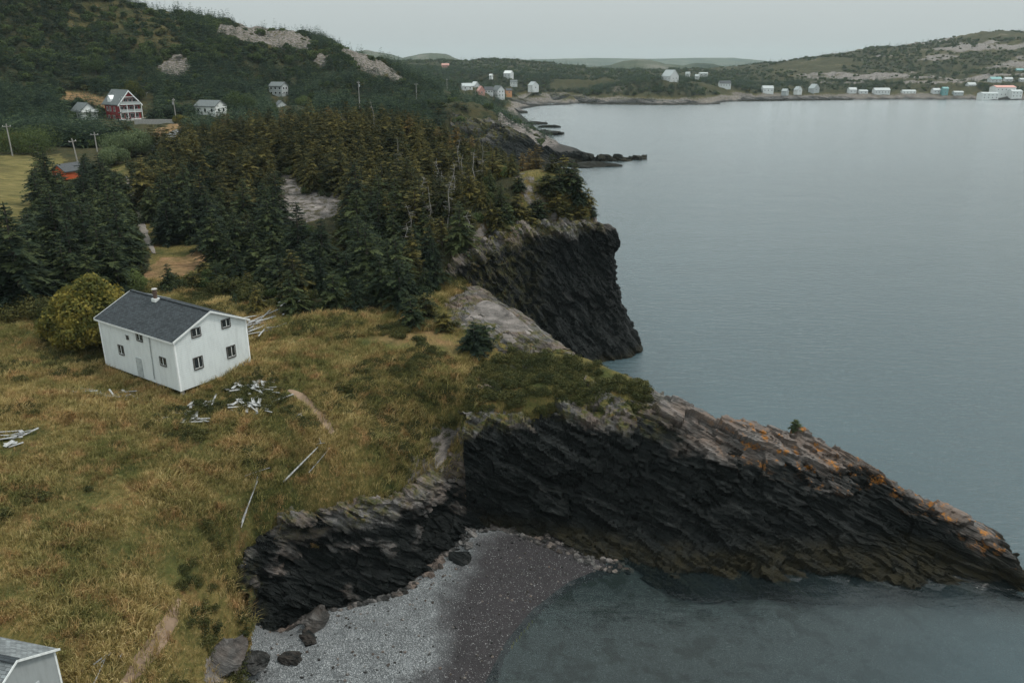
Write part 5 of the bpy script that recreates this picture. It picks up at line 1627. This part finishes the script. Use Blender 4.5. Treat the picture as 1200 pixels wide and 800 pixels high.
for i, (u, v, w, h, m_, lab) in enumerate([(120, 355, 5, 2.6, 'heath', "dark green shrub at the foot of the spruces behind the big bush"), (30, 372, 5, 1.6, 'heath', "low dull green shrub at the edge of the grass by the dark spruces"), (70, 372, 5, 2.2, 'heath', "dull green shrub left of the big yellow-green bush"),
                                           (160, 342, 5, 3.2, 'leaf_green', "green shrub between the clearing and the roof of the white house"), (270, 346, 5, 3.0, 'heath', "dark shrub at the lower edge of the rusty clearing"), (298, 352, 4, 2.4, 'heath', "small dark shrub beside the boards behind the house")]):
    leafy_tree("shrub", u, v, lobes_for(50 + i, w, h, 7), 3500, 0.13, M[m_], lab, "shrub", 50 + i)


# ------------------------------------------------------------------ planting
def blocked(u0, u1, vt, vb, y):
    for a, b, c, d_, yb in PXBOX:
        if y < yb + 4 and u1 > a and u0 < b and vt < d_ and vb > c: return True
    return False


ROCKMID = [(328, 255), (322, 225), (335, 205), (352, 210), (358, 228), (400, 232), (405, 250), (365, 275), (345, 270)]


def sample_zone(x0, x1, y0, y1, n):
    return np.stack([rng.uniform(x0, x1, n), rng.uniform(y0, y1, n)], 1)


for (ua, va), (ub, vb) in zip(TRAILS['a'][1:-1], TRAILS['a'][2:]):
    for k_ in range(3):
        uu_, vv_ = ua + (ub - ua) * k_ / 3, va + (vb - va) * k_ / 3
        keep_clear(uu_ - 4, uu_ + 4, vv_ - 3, vv_ + 3, on_ground(uu_, vv_, 18)[1])
keep_clear(334, 366, 214, 248, 150)
keep_clear(366, 398, 230, 252, 150)
POLY_F3 = [(170, 338), (180, 330), (205, 333), (235, 322), (254, 316), (300, 345), (332, 372), (300, 366), (270, 352), (225, 345), (185, 345)]
cand = np.concatenate([sample_zone(-150, 10, 95, 240, 26000), sample_zone(-140, 22, 84, 190, 9000)])
cz = terrain(cand[:, 0], cand[:, 1])
cu, cv = proj(cand[:, 0], cand[:, 1], cz)
inF1 = inpoly(cu, cv, POLY_F1); inF2 = inpoly(cu, cv, POLY_F2) & ~inpoly(cu, cv, ROCKMID)
behind = (cand[:, 1] > 175) & (cand[:, 1] < 238) & (cu > 150) & (cu < 600) & (cz > 15)
inF3 = inpoly(cu, cv, POLY_F3) & (cand[:, 1] < 125)
ok = (inF1 | inF2 | behind | inF3) & (cz > 9)
grid = {}
placed = []
for (x, y), z, u, v, k, f1, f2 in zip(cand, cz, cu, cv, ok, inF1, inF2):
    if not k: continue
    sp = 2.8 if f1 else 3.1 if y < 135 else (3.4 if y < 180 else 3.6)
    c = (int(x // 3.7), int(y // 3.7)); bad = False
    for i in (-1, 0, 1):
        for j in (-1, 0, 1):
            for qx, qy in grid.get((c[0] + i, c[1] + j), ()):
                if (qx - x) ** 2 + (qy - y) ** 2 < sp * sp: bad = True; break
    if bad: continue
    tu = min(segdist(u, v, TRAILS['a']), 99)
    if tu < 7 and v > 200: continue
    s = FPX * cP / y
    hgt = 8 * s
    if blocked(u - 1.3 * s, u + 1.3 * s, v - hgt, v - .5 * s, y): continue
    f3 = inpoly(np.array([u]), np.array([v]), POLY_F3)[0]
    if inpoly(np.array([u]), np.array([v - (1.2 if f3 else 2) * s]), POLY_CLEAR)[0] and y < 125: continue
    grid.setdefault(c, []).append((x, y))
    placed.append((x, y, z, u, v, f1))
placed.sort(key=lambda q_: q_[1])
IND = placed[:272]
REST = placed[272:]


def kind_of(x, y, u, v, f1):
    """which needles a spruce carries: the wind-burnt olive ones grow on the knoll, the dark ones in the hollow"""
    w = float(fb2(np.array([x]), np.array([y]), 16, 3, 71)[0])
    t = (y - 108) / 60 + w * 0.8 + rnd.gauss(0, .18) + (0.35 if u > 480 else 0) - (1.2 if f1 else 0) - (0.5 if u < 260 else 0)
    return "spruce_rust" if t > 2.1 else ("spruce_olive" if t > 0.35 else "spruce_dark")


LAB = {"spruce_dark": ("dark green spruce in the hollow behind the white house", "dark spruces behind the white house"),
       "spruce_olive": ("olive-green spruce on the knoll above the dark cliff", "olive spruces on the knoll"),
       "spruce_rust": ("rust-tinged spruce on the crest of the knoll", "rusty spruces on the knoll")}


def add_spruce(x, y, z, var, mk, scale, label, group, rz=None):
    e = empty("spruce_tree", (x, y, z - 0.1), rnd.uniform(0, 6.28) if rz is None else rz)
    e.scale = (scale * rnd.uniform(.9, 1.12),) * 2 + (scale,)
    e.rotation_euler[0] = rnd.gauss(0, .03); e.rotation_euler[1] = rnd.gauss(0, .03)
    tag(e, label, "spruce", group)
    put("trunk", TRUNK[var], e); put("crown", CROWN[mk][var], e)


FORM = {0: "tall", 1: "middling", 2: "very tall", 3: "short", 4: "lopsided wind-shaped", 5: "thin ragged", 6: "squat bushy", 7: "flat matted"}
TINT = {"spruce_dark": "dark green", "spruce_olive": "olive", "spruce_rust": "rust-tinged"}
ANCH = [((162, 235), "beside the upper trail"), ((176, 290), "where the trail meets the clearing"), ((225, 318), "by the rusty clearing"), ((262, 332), "just behind the roof of the white house"), ((310, 372), "by the long boards behind the house"), ((365, 265), "below the rock patch on the knoll"),
        ((330, 215), "beside the rock patch on the knoll"), ((60, 215), "near the orange shed"), ((20, 330), "at the lower edge of the straw field"), ((100, 350), "behind the big yellow-green bush"), ((520, 330), "where the cliff begins"), ((480, 365), "above the bare rock slab"),
        ((415, 365), "on the forest edge facing the grass slope"), ((585, 250), "on the rim of the cliff"), ((430, 300), "deep in the hollow before the knoll"), ((140, 290), "in the stand left of the trail"), ((80, 280), "in the stand below the straw field"), ((210, 260), "in the stand right of the trail"), ((280, 290), "on the flank above the clearing")]
for x, y, z, u, v, f1 in IND:
    mk = kind_of(x, y, u, v, f1)
    edge = v > 335 and not f1
    low = y < 125 and inpoly(np.array([u]), np.array([v]), POLY_F3)[0]
    if mk == "spruce_dark": var = rnd.choice([0, 0, 1, 2, 3, 6] if not edge else [3, 3, 1, 6, 0])
    else: var = rnd.choice([1, 3, 4, 5, 4, 0, 6])
    if low: var = rnd.choice([6, 7, 6, 7, 3]); mk = rnd.choice(['spruce_dark', 'spruce_dark', 'spruce_olive'])
    anchor = min(ANCH, key=lambda q_: (q_[0][0] - u) ** 2 + 1.5 * (q_[0][1] - v) ** 2)[1]
    lab = "%s %s spruce %s" % (FORM[var], TINT[mk], anchor)
    grp = "spruces: " + lab
    add_spruce(x, y, z, var, mk, rnd.uniform(.62, 1.22) * (1.15 if f1 else (.8 if low else 1)) * (1 if u < 460 else max(.55, 1 - (u - 460) / 320)), lab, grp)

# lone bushes and wind-shaped trees near the edge
for u, v, var, mk, sc, lab in [(556, 412, 6, 'spruce_dark', .85, "low bushy spruce on the slab of bare rock"), (563, 405, 7, 'spruce_dark', 1.0, "flat spruce bush against the low one on the rock slab"), (484, 382, 6, 'spruce_dark', .9, "bushy spruce at the inner edge of the rock slab"), (500, 374, 7, 'spruce_olive', 1.2, "flat olive spruce bush beside the inner edge of the rock slab"),
                               (932, 500, 7, 'spruce_dark', .42, "tiny spruce alone on top of the rock spit"), (657, 413, 7, 'spruce_olive', 1.0, "flat olive spruce mat where the rock slab drops to the spit"), (520, 385, 7, 'spruce_olive', .8, "small olive spruce mat on the rust-brown ground by the slab")]:
    if u == 932: p = Py(932, 502, 72.6)
    else: p = on_ground(u, v)
    add_spruce(p[0], p[1], p[2], var, mk, sc, lab, None)
for i, (u, v, y, var, sc) in enumerate([(655, 254, 128, 6, .95), (668, 256, 129, 6, 1.15), (677, 257, 128, 6, 1.0), (688, 259, 129, 6, .7), (663, 258, 126, 7, 1.3), (650, 257, 126, 7, 1.2), (640, 254, 127, 7, 1.2), (694, 261, 129, 7, .6), (680, 260, 127, 7, 1.1), (660, 248, 134, 6, 1.0), (646, 246, 132, 6, .8), (672, 252, 132, 3, .62), (652, 240, 136, 7, 1.0), (630, 256, 124, 7, 1.1), (618, 258, 122, 7, 1.2), (606, 258, 122, 6, .9), (594, 262, 119, 6, 1.0), (583, 266, 117, 3, .7)]):
    p = Py(u, v, y); z = max(th(p[0], p[1]), p[2] - 1)
    add_spruce(p[0], p[1], z - .2, var, rnd.choice(['spruce_dark', 'spruce_olive']), sc, ("%s stunted spruce huddled on the brow of the cliff" % FORM[var]), "stunted spruces on the cliff brow")
for i, (u, v, y) in enumerate([(620, 222, 141), (628, 228, 138), (612, 215, 150)]):
    p = Py(u, v, y); add_spruce(p[0], p[1], th(p[0], p[1]) - .1, 5, 'spruce_rust', .72, "thin wind-bent spruce on the rim beside the bare rock knob", "wind-bent spruces on the rim")

for i, (u, v, y) in enumerate([(498, 262, 132), (505, 290, 122), (520, 250, 134), (525, 285, 120), (533, 262, 130), (541, 240, 140), (548, 300, 112), (488, 300, 118), (511, 235, 146), (470, 205, 165), (405, 165, 205), (440, 162, 212), (557, 252, 132), (565, 232, 146), (479, 318, 114), (538, 225, 150)]):
    p = Py(u, v, y)
    a, b = SNAG[i % 4]
    e = empty("dead_tree", (p[0], p[1], th(p[0], p[1])), i * 1.1)
    e.rotation_euler = (rnd.gauss(0, .08), rnd.gauss(0, .08), i * 1.1); e.scale = (1.0,) * 3
    tag(e, "%s bare silver-grey dead spruce %s" % (("middling", "tall", "short crooked", "tallest")[i % 4], "on the crest of the knoll" if y > 160 else ("in the front ranks above the cliff" if y < 125 else "among the live trees above the cliff")), "dead tree", "dead spruces on the knoll")
    put("trunk", a, e); put("branches", b, e)


# ------------------------------------------------------------------ scattered cover (uncountable): geometry-node instances
def scatter(name, P, rot, scl, idx, protos, label, cat):
    col = bpy.data.collections.new(name + "_kinds")
    for i, (me) in enumerate(protos):
        o = bpy.data.objects.new("%s_kind_%02d" % (name, i), me)
        col.objects.link(o)
    n = len(P)
    me = bpy.data.meshes.new(name)
    me.vertices.add(n); me.vertices.foreach_set("co", np.asarray(P, np.float32).ravel())
    for an, av, ty in (("rotz", rot, 'FLOAT'), ("scl", scl, 'FLOAT')):
        a = me.attributes.new(an, ty, 'POINT'); a.data.foreach_set("value", np.asarray(av, np.float32))
    a = me.attributes.new("pick", 'INT', 'POINT'); a.data.foreach_set("value", np.asarray(idx, np.int32))
    o = link(bpy.data.objects.new(name, me))
    ng = bpy.data.node_groups.new(name, 'GeometryNodeTree')
    ng.interface.new_socket("Geometry", in_out='INPUT', socket_type='NodeSocketGeometry')
    ng.interface.new_socket("Geometry", in_out='OUTPUT', socket_type='NodeSocketGeometry')
    gi, go = ng.nodes.new("NodeGroupInput"), ng.nodes.new("NodeGroupOutput")
    ip = ng.nodes.new("GeometryNodeInstanceOnPoints")
    ci = ng.nodes.new("GeometryNodeCollectionInfo")
    ci.inputs['Collection'].default_value = col
    ci.inputs['Separate Children'].default_value = True
    ci.inputs['Reset Children'].default_value = True

    def named(nm, ty):
        t = ng.nodes.new("GeometryNodeInputNamedAttribute"); t.data_type = ty
        t.inputs['Name'].default_value = nm
        return t.outputs['Attribute']
    cx = ng.nodes.new("ShaderNodeCombineXYZ")
    ng.links.new(named("rotz", 'FLOAT'), cx.inputs[2])
    sx = ng.nodes.new("ShaderNodeCombineXYZ")
    so = named("scl", 'FLOAT')
    for k in range(3): ng.links.new(so, sx.inputs[k])
    ip.inputs['Pick Instance'].default_value = True
    ng.links.new(gi.outputs[0], ip.inputs['Points'])
    ng.links.new(ci.outputs[0], ip.inputs['Instance'])
    ng.links.new(named("pick", 'INT'), ip.inputs['Instance Index'])
    er = ng.nodes.new("FunctionNodeEulerToRotation")
    ng.links.new(cx.outputs[0], er.inputs[0]); ng.links.new(er.outputs[0], ip.inputs['Rotation'])
    ng.links.new(sx.outputs[0], ip.inputs['Scale'])
    ng.links.new(ip.outputs[0], go.inputs[0])
    md = o.modifiers.new("scatter", 'NODES'); md.node_group = ng
    tag(o, label, cat, kind="stuff")
    return o


# the rest of the knoll's spruces
if REST:
    R_ = np.array([(q_[0], q_[1], q_[2]) for q_ in REST])
    kk = [kind_of(q_[0], q_[1], q_[3], q_[4], q_[5]) for q_ in REST]
    order = {"spruce_dark": 0, "spruce_olive": 4, "spruce_rust": 8}
    pr = [CROWN[k][v] for k in ("spruce_dark", "spruce_olive", "spruce_rust") for v in (0, 1, 3, 4)]
    idx = [order[k] + rnd.randrange(4) for k in kk]
    scatter("knoll_forest", R_, rng.uniform(0, 6.28, len(R_)), rng.uniform(.7, 1.08, len(R_)) * np.array([1 if q_[3] < 460 else max(.5, 1 - (q_[3] - 460) / 260) for q_ in REST]), idx, pr, "dense olive and dark spruces covering the back of the knoll", "forest")

# hillside woods
lowgeo = [spruce_quads(300 + i, H=h, R=r_, whorls=9, br=6, twigs=3, ragged=.3, power=.7) for i, (h, r_) in enumerate(((7.5, 2.6), (6.2, 2.4), (8.8, 2.8), (4.8, 2.3)))]
LOW = [quads_mesh("crown", q_ if True else q_, s_, M['spruce_far']) for q_, s_ in lowgeo]
bq = leafy_quads(77, lobes_for(77, 5.5, 4.5, 6), 500, 0.55)
bq2 = leafy_quads(78, lobes_for(78, 4.0, 2.6, 5), 350, 0.5)
LOW += [quads_mesh("crown", bq[0], bq[1], M['leaf_green']), quads_mesh("crown", bq2[0], bq2[1], M['heath'])]


def woods(n, y0, y1, name, label, dens_scale, thr, smin, smax, zmin=5.0, spread=0.62, rockpx=True):
    yy = np.sqrt(rng.uniform(y0 ** 2, y1 ** 2, n)); xx = rng.uniform(-.72, spread, n) * yy * 1.0
    zz = terrain(xx, yy)
    u, v = proj(xx, yy, zz)
    k = (zz > zmin) & (u > -60) & (u < 1260)
    dn = fb2(xx, yy, dens_scale, 4, 88)
    k &= dn > thr
    for pl in HILLROCK:
        k &= ~(inpoly(u, v, pl) & (rng.random(n) < (0.55 if pl[0] == (75, 40) else 0.95)))
    k &= ~inpoly(u, v, POLY_FIELD)
    k &= ~((u > 505) & (yy > 236) & (yy < 372))
    k &= ~((u > 522) & (u < 665) & (yy > 370) & (yy < 470) & (rng.random(n) < .8))
    k &= ~((yy > 1100) & (rng.random(n) < 0.75) & (u > 880) & (fb2(xx * .6, yy, 60, 5, 31) > .02))
    k &= ~(inpoly(u, v, [(68, 124), (72, 106), (98, 106), (130, 116), (128, 132), (105, 124)]))
    k &= ~(inpoly(u, v, [(160, 150), (215, 138), (245, 142), (225, 155), (205, 165), (192, 195), (178, 195), (178, 165)]) & (yy < 330) & (yy > 200))
    for a, b, c, d_, yb in PXBOX:
        s = FPX * cP / yy
        k &= ~((yy < yb + 5) & (u + 2 * s > a) & (u - 2 * s < b) & (v - 7 * s < d_) & (v > c))
    xx, yy, zz, dn = xx[k], yy[k], zz[k], dn[k]
    m = len(xx)
    leaf = rng.random(m) < (0.13 + 0.25 * (zz > 45) + .15 * (dn < thr + .08) + .3 * (y0 > 1000))
    idx = np.where(leaf, rng.integers(4, 6, m), rng.integers(0, 4, m))
    scatter(name, np.stack([xx, yy, zz - .2], 1), rng.uniform(0, 6.28, m), rng.uniform(smin, smax, m), idx, LOW, label, "forest")
    return m


n1 = woods(17000, 236, 330, "valley_forest", "dark spruce wood filling the valley behind the knoll", 40, -.9, .75, 1.15)
n2 = woods(46000, 330, 660, "hillside_forest", "dense dark spruce forest climbing the rocky hillside", 45, -.52, .6, 1.1)
n3 = woods(60000, 640, 1300, "shore_forest", "scattered trees and woods round the village and the point", 90, -.22, .7, 1.2, 8)
n4 = woods(36000, 1300, 2300, "distant_forest", "hazy woods on the hills across the bay", 150, -.12, .8, 1.35, 9)
print("woods", n1, n2, n3, n4, "placed", len(placed))

# grass tufts and heath clumps on the slopes
def tuft_mesh(seed, n=15, h=.5, w=.5, bend=.3):
    r = np.random.default_rng(seed)
    Q, S = [], []
    for k in range(n):
        a = r.uniform(0, 6.28); p = np.array([r.normal(0, w * .4), r.normal(0, w * .4), -.04])
        d_ = np.array([math.cos(a), math.sin(a), 0]) * bend + np.array([.25, -.18, 0]) * bend * 1.6
        hh = h * r.uniform(.6, 1.2); s = np.array([-math.sin(a), math.cos(a), 0]) * .022
        m_ = p + d_ * hh * .4 + np.array([0, 0, hh * .65]); e = p + d_ * hh * 1.3 + np.array([0, 0, hh])
        Q.append([p - s, p + s, m_ + s * .8, m_ - s * .8]); S.append(r.random())
        Q.append([m_ - s * .8, m_ + s * .8, e + s * .1, e - s * .1]); S.append(S[-1])
    return quads_mesh("tuft", Q, S, M['grass'])


n = 90000
gx = np.stack([rng.uniform(-62, 2, n), np.sqrt(rng.uniform(32 ** 2, 108 ** 2, n))], 1)
gz = terrain(gx[:, 0], gx[:, 1]); gu, gv = proj(gx[:, 0], gx[:, 1], gz)
bx, by = gx[:, 0] - hc[0], gx[:, 1] - hc[1]
lx, ly = bx * hex_[0] + by * hex_[1], bx * hey_[0] + by * hey_[1]
gk = (gz > 3.0) & (gu > -30) & (gu < 560) & (gv > 330) & ~inpoly(gu, gv, POLY_F1) & ~inpoly(gu, gv, POLY_F2) & ~inpoly(gu, gv, POLY_SLAB) & ~((abs(lx) < HL / 2 + .3) & (abs(ly) < HW / 2 + .3))
for t_ in ('b', 'c'): gk &= segdist(gu, gv, TRAILS[t_]) > (5 if t_ == 'b' else 3.5)
gk &= (np.hypot(gx[:, 0] + 29.4, gx[:, 1] - 34.55) > 4.0)
gk &= ~inpoly(gu, gv, [(o[0], o[1]) for o in [(286, 725), (296, 668), (325, 635), (350, 618), (485, 590), (535, 548), (560, 640), (480, 690), (330, 720)]])
gk &= fb2(gx[:, 0], gx[:, 1], 5, 3, 99) > -.55
gk &= ~((fb2(gx[:, 0], gx[:, 1], 6, 4, 41) > .08) & inpoly(gu, gv, [(400, 610), (395, 470), (370, 400), (520, 385), (545, 400), (550, 470), (500, 600)]))
gx, gz = gx[gk], gz[gk]
tufts = [tuft_mesh(s, 15, h, w, b) for s, h, w, b in ((1, .5, .5, .35), (2, .62, .6, .5), (3, .38, .45, .25), (4, .55, .7, .6))]
m = len(gx)
scatter("grass", np.stack([gx[:, 0], gx[:, 1], gz], 1), rng.normal(0, .5, m), rng.uniform(.6, 1.25, m) * np.clip(.85 + 1.1 * fb2(gx[:, 0], gx[:, 1], 3.5, 4, 101), .3, 1.5), rng.integers(0, 4, m), tufts, "long wind-combed straw and olive grass on the slope", "grass")

hq = [leafy_quads(200 + i, lobes_for(200 + i, 1.5, .7, 6), 420, .075) for i in range(3)]
HE = [quads_mesh("clump", q_, s_, M['heath']) for q_, s_ in hq]
n = 16000
gx = np.stack([rng.uniform(-65, 16, n), np.sqrt(rng.uniform(36 ** 2, 112 ** 2, n))], 1)
gz = terrain(gx[:, 0], gx[:, 1]); gu, gv = proj(gx[:, 0], gx[:, 1], gz)
bx, by = gx[:, 0] - hc[0], gx[:, 1] - hc[1]
lx, ly = bx * hex_[0] + by * hex_[1], bx * hey_[0] + by * hey_[1]
mask = fb2(gx[:, 0], gx[:, 1], 9, 4, 123)
hot = inpoly(gu, gv, [(540, 500), (545, 440), (600, 410), (690, 425), (765, 455), (760, 495), (650, 500), (600, 510)])
lush = inpoly(gu, gv, [(270, 520), (280, 460), (330, 460), (385, 510), (360, 560), (300, 560)]) | inpoly(gu, gv, [(190, 480), (240, 480), (240, 520), (150, 520)]) | inpoly(gu, gv, [(400, 480), (380, 400), (470, 380), (530, 420), (540, 500), (480, 560)])
gk = (gz > 2.5) & ((mask > .02) | (hot & (mask > -.5)) | (lush & (mask > -.2))) & ~inpoly(gu, gv, POLY_F2) & (hot | (gu < 545)) & (gu > -30) & ~((abs(lx) < HL / 2 + 1) & (abs(ly) < HW / 2 + 1))
gk &= ~inpoly(gu, gv, POLY_SLAB) & (np.hypot(gx[:, 0] + 29.4, gx[:, 1] - 34.55) > 5.0)
for t_ in ('b', 'c'): gk &= segdist(gu, gv, TRAILS[t_]) > 9
gk &= ~inpoly(gu, gv, [(286, 735), (296, 660), (325, 628), (350, 610), (485, 585), (535, 548), (560, 640), (480, 690), (330, 720)])
gx, gz, hot = gx[gk], gz[gk], hot[gk]
m = len(gx)
scatter("heath", np.stack([gx[:, 0], gx[:, 1], gz - .05], 1), rng.uniform(0, 6.28, m), rng.uniform(.5, 1.0, m) * np.where(hot, 1.25, 1), rng.integers(0, 3, m), HE, "low dark green heath and juniper mats among the grass", "heath")
print("grass/heath done", m)

# loose stones on the beach and at the foot of the rocks
def pebble(seed, tone):
    me = boulder_mesh("stone", seed, M['spit'], 0.65)
    set_attr(me, "tone", tone)
    return me


n = 9000
gx = np.stack([rng.uniform(-24, 14, n), rng.uniform(44, 71, n)], 1)
gz = terrain(gx[:, 0], gx[:, 1]); gu, gv = proj(gx[:, 0], gx[:, 1], gz)
footd = segdist(gx[:, 0], gx[:, 1], [(p[0], p[1]) for p in OC_foot[2:]] + [(p[0], p[1]) for p in SP_foot[:6]])
gk = inpoly(gu, gv, POLY_BEACH) & (gz > -.4) & (gz < 2.6) & (rng.random(n) < np.where(footd < 1.6, .9, .09))
gx, gz, footd = gx[gk], gz[gk], footd[gk]
m = len(gx)
scatter("beach_stones", np.stack([gx[:, 0], gx[:, 1], gz + .02], 1), rng.uniform(0, 6.28, m), np.where(footd < 1.6, rng.uniform(.08, .42, m) ** 1.2, rng.uniform(.04, .13, m)), rng.integers(0, 3, m), [pebble(401, .8), pebble(402, .55), pebble(403, .35)], "loose grey stones strewn over the shingle and at the rock foot", "stones")

n = 7000
gx = np.stack([rng.uniform(-110, 14, n), rng.uniform(92, 215, n)], 1)
gz = terrain(gx[:, 0], gx[:, 1]); gu, gv = proj(gx[:, 0], gx[:, 1], gz)
gk = (inpoly(gu, gv, POLY_F1) | inpoly(gu, gv, POLY_F2) | inpoly(gu, gv, POLY_F3)) & ~inpoly(gu, gv, ROCKMID) & (segdist(gu, gv, TRAILS['a']) > 6) & (gz > 8) & (rng.random(n) < .35)
gx, gz = gx[gk], gz[gk]
m = len(gx)
ug = [leafy_quads(210 + i, lobes_for(210 + i, 2.6, 1.9, 7), 700, .11) for i in range(3)]
UG = [quads_mesh("clump", q_, s_, M[mm]) for (q_, s_), mm in zip(ug, ('heath', 'leaf_green', 'spruce_dark'))]
scatter("undergrowth", np.stack([gx[:, 0], gx[:, 1], gz - .1], 1), rng.uniform(0, 6.28, m), rng.uniform(.5, 1.25, m), rng.choice([0, 0, 1, 2, 2], m), UG, "tangled green scrub growing between the spruces", "scrub")
